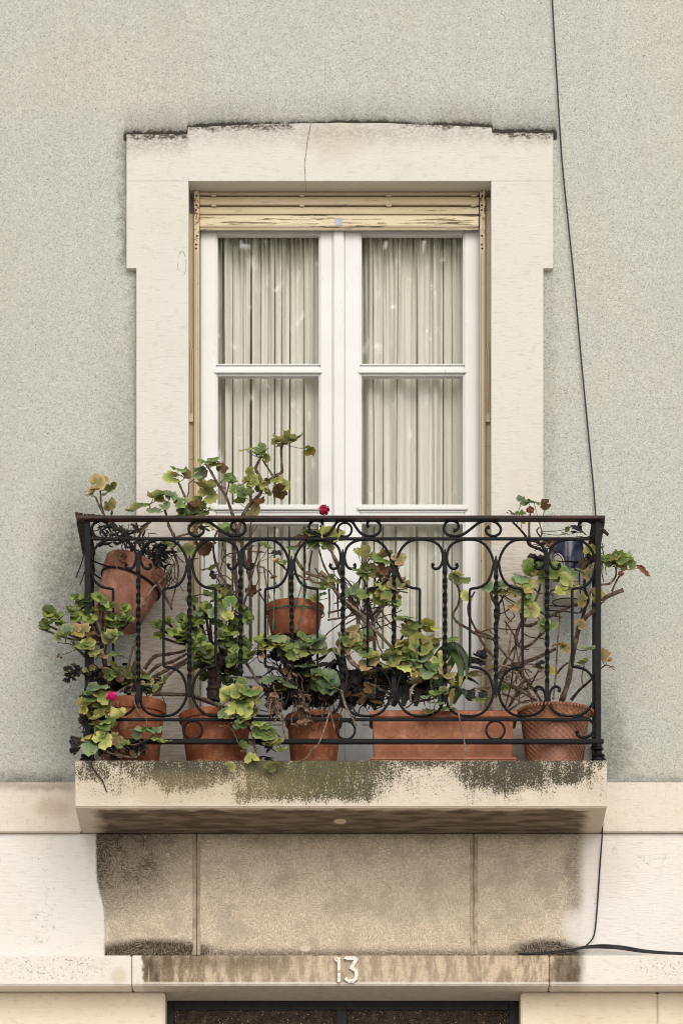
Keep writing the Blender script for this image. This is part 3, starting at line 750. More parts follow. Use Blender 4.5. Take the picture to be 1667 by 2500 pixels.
# ---------------------------------------------------------------- house number
def stroke(m, pts, wd, y0, y1):
    pts = [Vector((X(a, y0), Z(b, y0))) for a, b in pts]; L, Rr = [], []
    wd = wd/sc(y0)/2
    for i, p in enumerate(pts):
        t = (pts[min(i+1, len(pts)-1)]-pts[max(i-1, 0)]).normalized(); n = Vector((-t.y, t.x))
        L.append(p+n*wd); Rr.append(p-n*wd)
    n = len(L)
    for i in range(n-1):
        a, b, c, d = L[i], L[i+1], Rr[i+1], Rr[i]
        m.add([(q.x, yy, q.y) for yy in (y0, y1) for q in (a, b, c, d)], [(3, 2, 1, 0), (4, 5, 6, 7), (0, 1, 5, 4), (2, 3, 7, 6)]+([(0, 4, 7, 3)] if i == 0 else [])+([(1, 2, 6, 5)] if i == n-2 else []))
hn = empty('house_number', P(846, 2397, Y_CRS-0.002), 'white painted metal house number 13 fixed over the street door', 'house number')
yd = Y_CRS-0.014
m = MB(); m.prism([(X(a, yd), Z(b, yd)) for a, b in ((824.5, 2338), (831, 2337), (831.5, 2399), (823.5, 2399.5), (823.5, 2350), (816, 2346), (816, 2338))], yd, Y_CRS-0.001)
put('digit', m, 'digit', hn, 0.0015)
m = MB(); stroke(m, [(843, 2343), (843, 2340.5), (866, 2340.5), (871, 2341.5), (868, 2347), (859, 2360), (857, 2364), (862, 2366), (868.5, 2371), (870.5, 2380), (868, 2390), (861, 2396), (853, 2396.5), (846, 2392), (843.5, 2388)], 8.6, yd, Y_CRS-0.001)
put('digit', m, 'digit', hn)

# ---------------------------------------------------------------- cables
yc = 0.045
def jit(l): return l
pts = [P(1343, -140, yc), P(1348, 0, yc), P(1359, 190, yc), P(1371, 383, yc), P(1386, 535, yc), P(1401, 681, yc), P(1419, 882, yc), P(1437, 1070, yc), P(1454, 1260, yc), P(1457, 1400, yc), P(1457, 1850, yc), P(1464, 1915, 0.02), P(1470, 1990, -0.008), P(1470, 2034, -0.008), P(1464, 2120, 0.012), P(1458, 2210, 0.012), P(1452, 2275, 0.010), P(1443, 2297, 0.005), P(1428, 2312, -0.008)]
put('cable', MB().tube(spline(pts, 4), 0.0031, 8), 'cable', None, label='thin black cable running down the wall behind the right end of the balcony', cat='cable')
def cab(lst, lab, r=0.0036):
    put('cable', MB().tube(spline([P(a, b, c) for a, b, c in lst], 5), r, 8), 'cable', None, label=lab, cat='cable', group='cables along the door course')
cab([(1265, 2330, 0.002), (1300, 2329, -0.008), (1350, 2325, -0.01), (1400, 2318, -0.012), (1428, 2312, -0.012), (1470, 2308.5, -0.010), (1520, 2312, -0.012), (1580, 2322, -0.014), (1667, 2328, -0.018), (1800, 2330, -0.02)], 'topmost of the black cables sagging along the door course at lower right')
cab([(1285, 2331, -0.015), (1340, 2328, -0.018), (1400, 2320, -0.02), (1428, 2314, -0.02), (1480, 2313, -0.02), (1540, 2319, -0.022), (1600, 2327, -0.024), (1667, 2330, -0.026), (1800, 2331, -0.03)], 'middle of the black cables sagging along the door course at lower right')
cab([(1310, 2331.5, -0.026), (1380, 2325, -0.026), (1428, 2316, -0.024), (1500, 2317, -0.026), (1570, 2326, -0.028), (1660, 2331, -0.030), (1800, 2331, -0.034)], 'lowest of the black cables sagging along the door course at lower right', 0.003)

# ---------------------------------------------------------------- balcony railing
rl = empty('balcony_railing', P(836, 1857, Y_RAIL), 'black wrought iron balcony railing with scrolls, twisted bars and a rusty handrail', 'railing')
YR = Y_RAIL
def RP(px, py, dy=0.0): return P(px, py, YR+dy)
put('handrail', MB().pbox(186, 1477, 1258, 1265.5, YR-0.032, YR+0.018), 'rust', rl, 0.002)
put('rail', MB().box(X(213, YR), X(1440, YR), YR-0.007, YR+0.007, Z(1319, YR), Z(1312.5, YR)), 'iron', rl, 0.0015)
put('rail', MB().box(X(213, YR), X(1440, YR), YR-0.007, YR+0.007, Z(1761, YR), Z(1754.5, YR)), 'iron', rl, 0.0015)
put('rail', MB().box(X(195, YR), X(1473, YR), YR-0.014, YR+0.010, Z(1817, YR), Z(1806, YR)), 'iron', rl, 0.002)
for px in (213.5, 1460):
    po = put('post', MB().box(X(px, YR)-0.0105, X(px, YR)+0.0105, YR-0.0105, YR+0.0105, Z(1818, YR), Z(1268.5, YR)), 'iron', rl, 0.0015)
    z0 = FLOOR; h = Z(1818, YR)-z0
    prof = [(0.0, 0), (0.030, 0.0), (0.032, .08*h), (0.030, .2*h), (0.022, .26*h), (0.026, .36*h), (0.026, .42*h), (0.016, .5*h), (0.013, .62*h), (0.020, .7*h), (0.020, .78*h), (0.014, .86*h), (0.013, h), (0.0, h)]
    put('foot', MB().lathe(prof, 20, Matrix.Translation((X(px, YR), YR, z0)), False, False), 'iron', po)
RW = (1460-213.0)/10
bx = [213+RW*i for i in range(11)]
def twisted(px, t0, t1, yy=None):
    yy = YR if yy is None else yy
    m = MB(); n = 90; vs = []; z0, z1 = Z(t0, yy), Z(t1, yy); x0 = X(px, yy); ph = rnd.uniform(0, 3)
    for i in range(n+1):
        t = i/n; z = z0+(z1-z0)*t
        e = min(1, min(t, 1-t)/0.055); hw = 0.0022+0.0060*e; ht = 0.002+0.0026*e
        u = min(1, max(0, (t-0.13)/0.74)); a = u*math.pi*8.0
        for sx, sy in ((-1, -1), (1, -1), (1, 1), (-1, 1)):
            dx, dy = sx*hw, sy*ht
            vs.append((x0+dx*math.cos(a)-dy*math.sin(a), yy+dx*math.sin(a)+dy*math.cos(a), z))
    fs = [(i*4+k, i*4+(k+1) % 4, i*4+4+(k+1) % 4, i*4+4+k) for i in range(n) for k in range(4)]+[(3, 2, 1, 0), (n*4, n*4+1, n*4+2, n*4+3)]
    return m.add(vs, fs)
for i in range(1, 10):
    put('twisted_bar', twisted(bx[i], 1341 if i % 2 else 1357, 1720 if i % 2 else 1704), 'iron', rl, 0, 30)
ringpts = [(225, 578), (234, 598), (212, 617), (178, 608), (154, 566), (149, 510), (166, 450), (206, 410), (262, 389), (330, 383), (400, 391), (456, 425), (500, 485), (524, 555), (522, 600), (510, 655), (484, 712), (446, 749), (400, 768), (350, 776), (335, 792)]
for i in range(10):
    ax, sg = (bx[i], 1) if i % 2 else (bx[i+1], -1)
    top = [((x-133)*K*0.985, 1200+yv*K) for x, yv in ringpts]
    path = top+[(top[-1][0], 1470), (top[-1][0], 1533)]
    path = path+[(a, 3066-b) for a, b in reversed(path[:-1])]
    jx_ = rnd.uniform(-1, 1)
    pts = spline([RP(ax+sg*a+jx_, b, rnd.uniform(-.001, .001)) for a, b in path], 4)
    n = len(pts); rr = [0.0053]*n; 
    for k in range(7):
        e = 1+0.45*max(0, 1-k/4); rr[k] *= e; rr[n-1-k] *= e
    put('scroll', MB().tube(pts, rr, 8, True, 1.0), 'iron', rl)
def zpts(z, lst): return [zp(z, a, b) for a, b in lst]
def scroll_piece(pl, name='scroll', knob=(True, True), r=0.0054):
    pts = spline([RP(a, b) for a, b in pl], 4); n = len(pts); rr = [r]*n
    for k in range(6):
        e = 1+0.55*max(0, 1-k/4)
        if knob[0]: rr[k] *= e
        if knob[1]: rr[n-1-k] *= e
    put(name, MB().tube(pts, rr, 8), 'iron', rl)
half = zpts(5, [(136, 231), (190, 240), (225, 285), (255, 325), (300, 352), (345, 357), (395, 341), (420, 300), (414, 260), (385, 234), (345, 228), (318, 247), (316, 272), (326, 286)])
C0 = 841.5
scroll_piece([(2*C0-a, b) for a, b in reversed(half[1:])]+half)
def ring(px, py, rpx, yy=None, x_=None):
    yy = YR if yy is None else yy
    return MB().tube([P(px+rpx*math.cos(q), py+rpx*math.sin(q), yy) for q in [2*math.pi*k/36 for k in range(37)]], 0.0046, 8, False)
put('ring', ring(C0, 1293.5, 17.0), 'iron', rl)
S2 = zpts(5, [(1000, 312), (1030, 305), (1042, 280), (1030, 248), (985, 231), (945, 247), (926, 290), (935, 325), (965, 348), (1010, 356), (1060, 350), (1110, 322), (1170, 275), (1220, 242), (1280, 232), (1340, 247), (1378, 290), (1372, 330), (1340, 353), (1300, 353), (1266, 330), (1262, 300), (1288, 282)])
EC = zpts(7, [(850, 352), (833, 345), (828, 318), (852, 301), (892, 301), (930, 320), (950, 355), (948, 395), (920, 426), (880, 438), (840, 440)])
S3 = [(a+124.7*1.32, b) for a, b in S2]
for pl in (S2, EC):
    scroll_piece(pl, knob=(True, pl is S2)); scroll_piece([(2*C0-a-(8 if pl is EC else 0), b) for a, b in pl], knob=(True, pl is S2))
EB = zpts(8, [(812, 1000), (812, 1025), (835, 1044), (875, 1049), (920, 1030), (945, 985), (943, 945), (915, 912), (875, 893), (830, 889), (780, 887)])
scroll_piece(EB, knob=(True, False)); scroll_piece([(2*C0-a-8, b) for a, b in EB], knob=(True, False))
for px in (471, 844, 1209): put('ring', ring(px, 1783.5, 22.5), 'iron', rl)
# side returns to the wall
for px, s_ in ((213.5, -1), (1460, 1)):
    xs = X(px, YR); ye = Y_STUC+0.01
    hx = X(186 if s_ < 0 else 1477, YR)-s_*0.025
    put('handrail', MB().box(hx-0.025, hx+0.025, YR+0.0185, ye, Z(1268, YR-.032), Z(1258, YR-.032)), 'rust', rl, 0.002)
    for a, b, h_ in ((1319, 1312.5, 0.006), (1761, 1754.5, 0.006), (1817, 1807, 0.010)):
        put('rail', MB().box(xs-h_, xs+h_, YR+0.0115, ye, Z(a, YR), Z(b, YR)), 'iron', rl, 0.001)
    for yy in (-0.235, -0.115, 0.005):
        m = MB(); z0, z1 = Z(1756, YR), Z(1316, YR)
        m.box(xs-0.005, xs+0.005, yy-0.005, yy+0.005, z0, z1)
        put('side_bar', m, 'iron', rl, 0.001)
        for zc_, rr_ in ((z1-0.09, 0.052), (z0+0.09, 0.052), (Z(1292, YR), 0.028), (Z(1783, YR), 0.03)):
            pts = [(xs, yy+0.06+rr_*math.cos(q), zc_+rr_*math.sin(q)) for q in [2*math.pi*k/24 for k in range(25)]]
            put('ring', MB().tube(pts, 0.0048, 6, False), 'iron', rl)
# ragged sealant crumb on the left corner of the handrail
m = MB()
for k in range(26):
    px = 188+rnd.random()**2*45; b = P(px, 1258, YR-0.02+rnd.random()*0.03); m.tube([b-Vector((0, 0, .004)), b+Vector((rnd.uniform(-.006, .006), 0, .009*math.exp(-(px-188)/25)+.002))], [0.007, 0.003], 5, True, 1, 0.4)
put('rust_crust', m, 'bark_dark', rl)

# ---------------------------------------------------------------- tree across the street (seen mirrored in the panes)
TX, TY = 3.0, -24.0
tr = empty('street_tree', (TX, TY, 0), 'leafy street tree with drooping pale leaves across the street from the balcony', 'tree')
m = MB(); m.tube(spline([(TX, TY, 0), (TX-.2, TY, 3.0), (TX-.8, TY-.1, 7.0), (TX-1.6, TY+.1, 11), (TX-2.3, TY, 15)], 5), [0.26-0.009*i for i in range(21)], 9, True, 1, .1)
for k in range(10):
    a = rnd.uniform(0, 6.28); b = Vector((TX-.9-.14*k, TY, 8+0.7*k)); e = b+Vector((math.cos(a)*2.2-0.4, math.sin(a)*1.8, 2.2)); m.tube(spline([b, b.lerp(e, .5)+Vector((0, 0, .3)), e], 4), [0.08-0.006*i for i in range(9)], 6)
put('trunk', m, 'bark', tr)
m = MB(); r_ = random.Random(21)
for k in range(3600):
    while True:
        q = Vector((r_.uniform(-1, 1), r_.uniform(-1, 1), r_.uniform(-1, 1)))
        if 0.15 < q.length < 1: break
    c = Vector((.8+q.x*4.0, TY+q.y*4.2, 14.0+q.z*5.4))
    for j in range(9):
        p = c+Vector((r_.gauss(0, .2), r_.gauss(0, .2), r_.gauss(0, .3)))
        d = Vector((r_.gauss(0, .5), r_.gauss(0, .5), -1)).normalized(); s_ = d.cross(Vector((r_.gauss(0, 1), r_.gauss(0, 1), .2))).normalized()
        l, wd = r_.uniform(.18, .34), r_.uniform(.030, .056)
        m.add([p, p+d*l*.45+s_*wd, p+d*l, p+d*l*.45-s_*wd], [(0, 1, 2, 3)])
put('crown', m.mesh('crown', smooth=False), 'treeleaf', tr, kind='stuff')

# ---------------------------------------------------------------- pots
def pot_mesh(r0, r1, h, rim_h, rim_o, wall=0.008, n=40, lip=0.004):
    # r0 foot radius, r1 radius under the rim; turned profile with a banded rim
    hb = h-rim_h
    prof = [(0, 0), (r0-0.004, 0), (r0, 0.004), (r0+(r1-r0)*.5, hb*.5), (r1, hb), (r1+rim_o*.7, hb+0.001), (r1+rim_o, hb+0.005), (r1+rim_o+0.002, h-lip), (r1+rim_o-0.002, h), (r1+rim_o-wall, h), (r1+rim_o-wall-0.002, h-0.03), (0, h-0.032)]
    return prof
def make_pot(name, label, cx, yc, wb, wt, top, bot_z, mat, rim_h=0.035, rim_o=0.010, saucer=None, mtx=None, h=None, cat='flower pot', group='pots on the balcony floor'):
    s_ = sc(yc); r0, r1 = wb/s_, wt/s_
    hh = h if h else Z(top, yc-r1)-bot_z
    base = Vector((X(cx, yc), yc, bot_z)); t = empty(name, base, label, cat, group)
    T = mtx if mtx is not None else Matrix.Translation(base)
    z0 = 0.0
    if saucer:
        put('saucer', MB().lathe([(0, 0), (saucer-.012, 0), (saucer-.004, .006), (saucer, .020), (saucer+.002, .028), (saucer-.003, .028), (saucer-.008, .010), (0, .008)], 40, T, False, False), mat, t)
        z0 = 0.0085
    Tz = T @ Matrix.Translation((0, 0, z0))
    pr = pot_mesh(r0, r1-rim_o, hh-z0, rim_h, rim_o)
    put('pot_body', MB().lathe(pr[:-2]+[(pr[-3][0]-.001, pr[-3][1]-0.001), pr[-2], (0, pr[-1][1])], 40, Tz, False, False), mat, t)
    put('soil', MB().lathe([(0, 0.002), (r1*.5, 0.006), (r1-.012, 0.0)], 24, Tz @ Matrix.Translation((0, 0, hh-z0-0.024)), False, False), 'soil', t)
    return t
FZ = FLOOR+0.001
make_pot('terracotta_pot', 'terracotta pot at the left end of the balcony floor, behind the magenta geranium', 322, -0.20, 64, 84, 1697, FZ, 'terra', 0.045, 0.010)
make_pot('terracotta_pot', 'terracotta pot in a saucer under the tall central jade plant', 527, -0.20, 68, 90, 1724, FZ, 'terra', 0.030, 0.008, 0.118)
make_pot('terracotta_pot', 'narrow terracotta pot full of dead stalks left of the long planter', 766, -0.215, 55, 69, 1732, FZ, 'terra', 0.040, 0.008, 0.094)
# tilted pot at upper left, slung inside the railing
tp = P(288, 1492, -0.17); Rm = Matrix.Rotation(math.radians(21), 4, 'Y') @ Matrix.Rotation(math.radians(-8), 4, 'X')
make_pot('tilted_pot', 'weathered terracotta pot tilted to the right at the upper left corner of the railing', 288, -0.17, 58, 79, 0, tp.z-0.04, 'terra_old', 0.072, 0.008, None, Matrix.Translation(tp+Vector((-0.012, 0, -0.045))) @ Rm, 0.245, group='pots hung inside the railing')
tpm = Matrix.Translation(tp+Vector((-0.012, 0, -0.045))) @ Rm
ph_ = empty('iron_pot_ring', P(300, 1420, -0.17), 'thin iron ring on two arms holding the tilted pot at upper left', 'pot holder')
put('ring', MB().tube([tpm @ Vector((0.122*math.cos(q), 0.122*math.sin(q), 0.168)) for q in [2*math.pi*k/40 for k in range(41)]], .0032, 6, False), 'iron', ph_)
for yy in (-0.255, -0.085):
    put('arm', MB().tube([tpm @ Vector((-0.085, yy+0.17, 0.168)), Vector((X(213.5, Y_RAIL)+.004, yy, (tpm @ Vector((-0.122, 0, 0.168))).z+.02))], .0032, 6), 'iron', ph_)
# middle hanging pot with green hooks
hz = Z(1560, -0.22)
mp = make_pot('hanging_pot', 'plain terracotta pot hanging from green wire hooks at the middle of the railing', 719, -0.215, 56, 71, 1459, hz, 'terra', 0.030, 0.006, group='pots hung inside the railing')
for a in ([(671, 1420, -.352), (668, 1427, -.36), (669, 1470, -.335), (666, 1540, -.325)], [(742, 1424, -.352), (736, 1432, -.36), (723, 1476, -.335), (721, 1484, -.330)], [(748, 1424, -.35), (746, 1450, -.335), (735, 1510, -.325), (728, 1545, -.32)]):
    put('wire_hook', MB().tube(spline([P(*q) for q in a], 4), 0.0024, 6), 'hook', mp)
ryc = -0.215; rr_ = 72/sc(ryc); rz = Z(1459, ryc-rr_)-0.032
put('wire_ring', MB().tube([(X(719, ryc)+math.cos(q)*(rr_+.001), ryc+math.sin(q)*(rr_+.001), rz) for q in [2*math.pi*k/40 for k in range(41)]], 0.0022, 6, False), 'hook', mp)
# long planter
yc = -0.225
pl = empty('long_planter', P(1082, 1857, yc), 'long rectangular terracotta coloured planter box on the balcony floor', 'planter', 'pots on the balcony floor')
m = MB(); f0, f1 = yc-0.085, yc+0.085
zt_, zr_ = Z(1736, f0), Z(1752, f0)
def ringbox(m, xa, xb, ya, yb, z0, xa2, xb2, ya2, yb2, z1):
    v = [(xa, ya, z0), (xb, ya, z0), (xb, yb, z0), (xa, yb, z0), (xa2, ya2, z1), (xb2, ya2, z1), (xb2, yb2, z1), (xa2, yb2, z1)]
    m.add(v, [(0, 1, 5, 4), (1, 2, 6, 5), (2, 3, 7, 6), (3, 0, 4, 7), (3, 2, 1, 0), (4, 5, 6, 7)])
ringbox(m, X(914, f0), X(1248, f0), f0+.012, f1-.012, FZ+.008, X(909, f0), X(1253, f0), f0+.004, f1-.004, zr_)
put('planter_body', m, 'planter', pl, 0.004)
m = MB(); ringbox(m, X(902, f0), X(1262, f0), f0-.004, f1+.004, zr_+.0005, X(901, f0), X(1263, f0), f0-.005, f1+.005, zt_)
put('planter_rim', m, 'planter', pl, 0.004)
for px in (955, 1006, 1057):
    put('moulded_rib', MB().tube(spline([P(px-14, 1795, f0+.0075), P(px, 1800, f0+.0068), P(px+14, 1795, f0+.0075)], 3), 0.0032, 6, True, 0.6), 'planter', pl)
put('planter_tray', MB().pbox(903, 1262, 1848, 1857, f0-.008, f1+.004), 'planter', pl, 0.004)
put('soil', MB().box(X(912, f0), X(1250, f0), f0+.01, f1-.01, zt_+.0005, zt_+.004), 'soil', pl)
for px in ():
    put('planter_clip', MB().pbox(px-9, px+9, 1762, 1792, yc-.02, yc+.02), 'bark_dark', pl, 0.006)
# basket weave pot
yc = -0.215; cx_ = 1354; s_ = sc(yc)
bp = empty('basket_pot', P(cx_, 1857, yc), 'copper brown plastic pot moulded like a woven basket at the right end of the balcony', 'flower pot', 'pots on the balcony floor')
h = Z(1714, yc-90/s_)-FZ; rt, rb, rl_ = 84/s_, 66/s_, 93/s_
def rad(z): return rb+(rt-rb)*(z/h) if z < h*.86 else rb+(rt-rb)*.86+(rl_-(rb+(rt-rb)*.86))*((z-h*.86)/(h*.14))**1.3
T = Matrix.Translation((X(cx_, yc), yc, FZ))
pr = [(0, 0), (rb+.003, 0), (rb+.003, .014)]+[(rad(z), z) for z in [h*q for q in (.09, .3, .5, .7, .86, .91, .96, 1.0)]]+[(rl_-.006, h), (rl_-.012, h*.93), (0, h*.92)]
put('pot_body', MB().lathe(pr, 48, T, False, False), 'weave', bp)
put('soil', MB().lathe([(0, h*.925), (rl_-.014, h*.925)], 24, T, False, False), 'soil', bp)
m = MB(); NH = 30
for k in range(NH):
    for sg in (-1, 1):
        pts = []
        for j in range(15):
            z = .016+(h*.93-.016)*j/14; q = 2*math.pi*k/NH+sg*(j/14)*2.0; pts.append(T @ Vector((rad(z)*math.cos(q), rad(z)*math.sin(q), z)))
        if max(p.y for p in pts) < yc+.09 or True: m.tube(pts, 0.0026, 4, False, 0.9)
put('woven_lattice', m, 'weave', bp, kind='stuff')
m = MB()
for k in range(64):
    q = 2*math.pi*k/64; m.tube([T @ Vector(((rl_+.001)*math.cos(q+d), (rl_+.001)*math.sin(q+d), z)) for d, z in ((0, h*.955), (.03, h*1.0))], 0.0038, 5)
put('woven_rim', m, 'weave', bp, kind='stuff')
# blue pot in its wire holder
yc = 0.0-0.06; cx_ = 1385; s_ = sc(yc)
gb = empty('blue_pot', P(cx_, 1462, yc), 'blue glazed pot with white stripes and an oval emblem at the upper right', 'flower pot', 'pots hung inside the railing')
zt_, zb_, zst = Z(1316, yc-.06), Z(1462, yc-.05), Z(1396, yc-.065)
hb = zt_-zb_; R0, R1 = 33/s_, 42/s_; hs_ = zst-zb_
T = Matrix.Translation((X(cx_, yc), yc, zb_))
def rp(z): return R0+(R1-R0)*min(1, z/(hb*.62)) if z < hb*.62 else R1+(38.5/s_-R1)*((z-hb*.62)/(hb*.38))
put('pot_foot', MB().lathe([(0, 0), (R0, 0)]+[(rp(hs_*q), hs_*q) for q in (.25, .5, .75, .998)]+[(0, hs_*.998)], 40, T, False, False), 'cream', gb)
put('pot_body', MB().lathe([(0, hs_)]+[(rp(hs_+(hb-hs_)*q), hs_+(hb-hs_)*q) for q in (0, .25, .5, .75, 1)]+[(36/s_, hb+.002), (34/s_, hb-.004), (33/s_, hb-.03), (0, hb-.03)], 40, T, False, False), 'blue', gb)
for q in (-.006, .002, .010):
    zz_ = hs_-.008+q; rr_ = rp(zz_)+.0004
    put('white_stripe', MB().lathe([(rr_-.001, zz_-.0027), (rr_+.0012, zz_-.0022), (rr_+.0012, zz_+.0022), (rr_-.001, zz_+.0027)], 40, T, False, False), 'cream', gb)
# oval emblem, wrapped round the left front of the pot
def wrap(u, v, k=.0012):
    q = math.radians(-132)+u/R1; z = hb*.56+v; r2 = rp(z)+k; return T @ Vector((r2*math.cos(q), r2*math.sin(q), z))
m = MB(); n = 28; c_ = [wrap(0, 0)]+[wrap(.036*math.cos(2*math.pi*k/n), .050*math.sin(2*math.pi*k/n)) for k in range(n)]+[wrap(.018*math.cos(2*math.pi*k/n), .025*math.sin(2*math.pi*k/n)) for k in range(n)]
m.add(c_, [(0, 1+n+k, 1+n+(k+1) % n) for k in range(n)]+[(1+n+k, 1+k, 1+(k+1) % n, 1+n+(k+1) % n) for k in range(n)])
em = put('oval_emblem', m, 'cream', gb)
m = MB()
m.tube([wrap(.030*math.cos(q), .043*math.sin(q), .002) for q in [2*math.pi*k/24 for k in range(25)]], 0.0012, 4, False)
for k in range(16):
    u, v = rnd.uniform(-.018, .018), rnd.uniform(-.030, .030); m.tube(spline([wrap(u+rnd.uniform(-.008, .008), v+rnd.uniform(-.010, .010), .002) for _ in range(3)], 3), 0.0016, 4)
put('emblem_drawing', m, 'cable', em)
wh = empty('wire_pot_holder', P(1385, 1500, yc), 'thin black wire basket holding the blue pot at the upper right', 'pot holder')
def hoop(z, r, rad_=.0022): return MB().tube([(X(cx_, yc)+r*math.cos(q), yc+r*math.sin(q), z) for q in [2*math.pi*k/36 for k in range(37)]], rad_, 6, False)
for z, r in ((Z(1372, yc-.06), R1+.004), (Z(1436, yc-.06), R1+.001), (Z(1462, yc-.05), R0+.006)): put('wire_hoop', hoop(z, r), 'cable', wh)
for a, b in (((1338, 1478), (1412, 1478)), ((1338, 1490), (1417, 1496))):
    put('wire_tray', MB().tube(spline([P(a[0], a[1]-14, yc-.06), P(a[0], a[1], yc-.06), P(1375, a[1]+2, yc-.07), P(b[0], b[1], yc-.06), P(b[0]+1, b[1]-26, yc-.06)], 5), .0024, 6), 'cable', wh)
for px in (1336, 1416):
    put('wire_upright', MB().tube(spline([P(px, 1365, yc-.04), P(px-2, 1420, yc-.05), P(px-6 if px < 1400 else px+3, 1478, yc-.05), P(px, 1497, yc-.06)], 4), .0024, 6), 'cable', wh)
put('wire_bracket', MB().tube(spline([P(1416, 1372, yc), P(1440, 1350, yc), P(1452, 1322, yc)], 4), .003, 6), 'cable', wh)

# ---------------------------------------------------------------- plants
def leaf_mesh(seed):
    r = random.Random(seed); n = 20; lob = r.choice([5, 6, 7]); ph = r.uniform(-.3, .3); cup = r.uniform(-.50, .50); fold = r.uniform(.06, .20); bend = r.uniform(-.5, .5)
    vs = [(0, -0.12, 0)]
    for ring_, f in ((0, .55), (1, 1.0)):
        for k in range(n):
            a = -math.pi/2+2*math.pi*(k+.5)/n
            d = abs(((a+math.pi/2+math.pi) % (2*math.pi))-math.pi)
            notch = 1-0.42*math.exp(-(d/.30)**2)
            rr = f*notch*(1+(.055 if ring_ else .02)*math.cos(lob*(a+ph))+r.uniform(-.05, .05)*ring_)
            if ring_: rr *= 1.03 if k % 2 else .94
            x, y = rr*math.cos(a)*1.06, rr*math.sin(a)
            z = cup*f*f+fold*math.cos(lob*(a+ph))*f+bend*x*x*f+r.uniform(-.05, .05)*f
            vs.append((x, y, z))
    fs = []
    for k in range(n):
        j = (k+1) % n
        if k == n-1:      # keep the cleft open
            continue
        fs += [(0, 1+k, 1+j), (1+k, 1+n+k, 1+n+j, 1+j)]
    me = MB().add(vs, fs).mesh('leaf', ang=75); me.materials.append(None); return me
def curl_mesh(seed):     # dry, curled leaf
    r = random.Random(seed); n, mm = 6, 4; vs = []
    for i in range(n+1):
        t = i/n; wd = math.sin(math.pi*min(1, .08+t*.92))**.7*.42
        for j in range(mm+1):
            u = j/mm*2-1; vs.append((u*wd*(1+.2*r.uniform(-1, 1)), -1+2*t, .55*u*u*wd+.35*math.sin(t*3+seed)+r.uniform(-.06, .06)))
    W = mm+1; me = MB().add(vs, [(i*W+j, i*W+j+1, (i+1)*W+j+1, (i+1)*W+j) for i in range(n) for j in range(mm)]).mesh('leaf', ang=80); me.materials.append(None); return me
def jade_mesh():
    n, mm = 8, 6; vs = [(0, 0, 0)]
    for i in range(1, mm):
        t = i/mm; wd = .40*math.sin(math.pi*t**1.35)**.75+.03; th = .085*math.sin(math.pi*t)**.6
        for k in range(n):
            q = 2*math.pi*k/n; vs.append((t, wd*math.cos(q), th*math.sin(q)+.16*t*t-.10*wd*abs(math.cos(q))*-1))
    vs.append((1.0, 0, .17)); L = len(vs)-1; fs = [(0, 1+(k+1) % n, 1+k) for k in range(n)]
    for i in range(mm-2):
        for k in range(n): a = 1+i*n; fs.append((a+k, a+(k+1) % n, a+n+(k+1) % n, a+n+k))
    a = 1+(mm-2)*n; fs += [(a+k, a+(k+1) % n, L) for k in range(n)]
    me = MB().add(vs, fs).mesh('leaf', ang=80); me.materials.append(None); return me
LEAF = [leaf_mesh(s) for s in range(16)]; CURL = [curl_mesh(s) for s in range(5)]; JADE = jade_mesh()
def lance_mesh():
    n = 5; vs = []
    for i in range(n+1):
        t = i/n; wd = .26*math.sin(math.pi*(.1+.9*t))+.004
        for u in (-1, 0, 1): vs.append((u*wd, t*2-1, .10*abs(u)-.5*t*t+.2*t))
    me = MB().add(vs, [(i*3+j, i*3+j+1, i*3+j+4, i*3+j+3) for i in range(n) for j in range(2)]).mesh('leaf', ang=80); me.materials.append(None); return me
LANCE = lance_mesh()
MM = dict(g='green', b='teal', y='lime', o='olive', t='tan', n='brown', d='dark', Y='yellow', s='salmon', D='dry')
def frame(n, spin):
    n = n.normalized(); up = Vector((0, 0, 1)) if abs(n.z) < .95 else Vector((0, 1, 0))
    x = up.cross(n).normalized(); y = n.cross(x)
    c, s_ = math.cos(spin), math.sin(spin); x, y = x*c+y*s_, y*c-x*s_
    return Matrix((x, y, n)).transposed().to_quaternion()
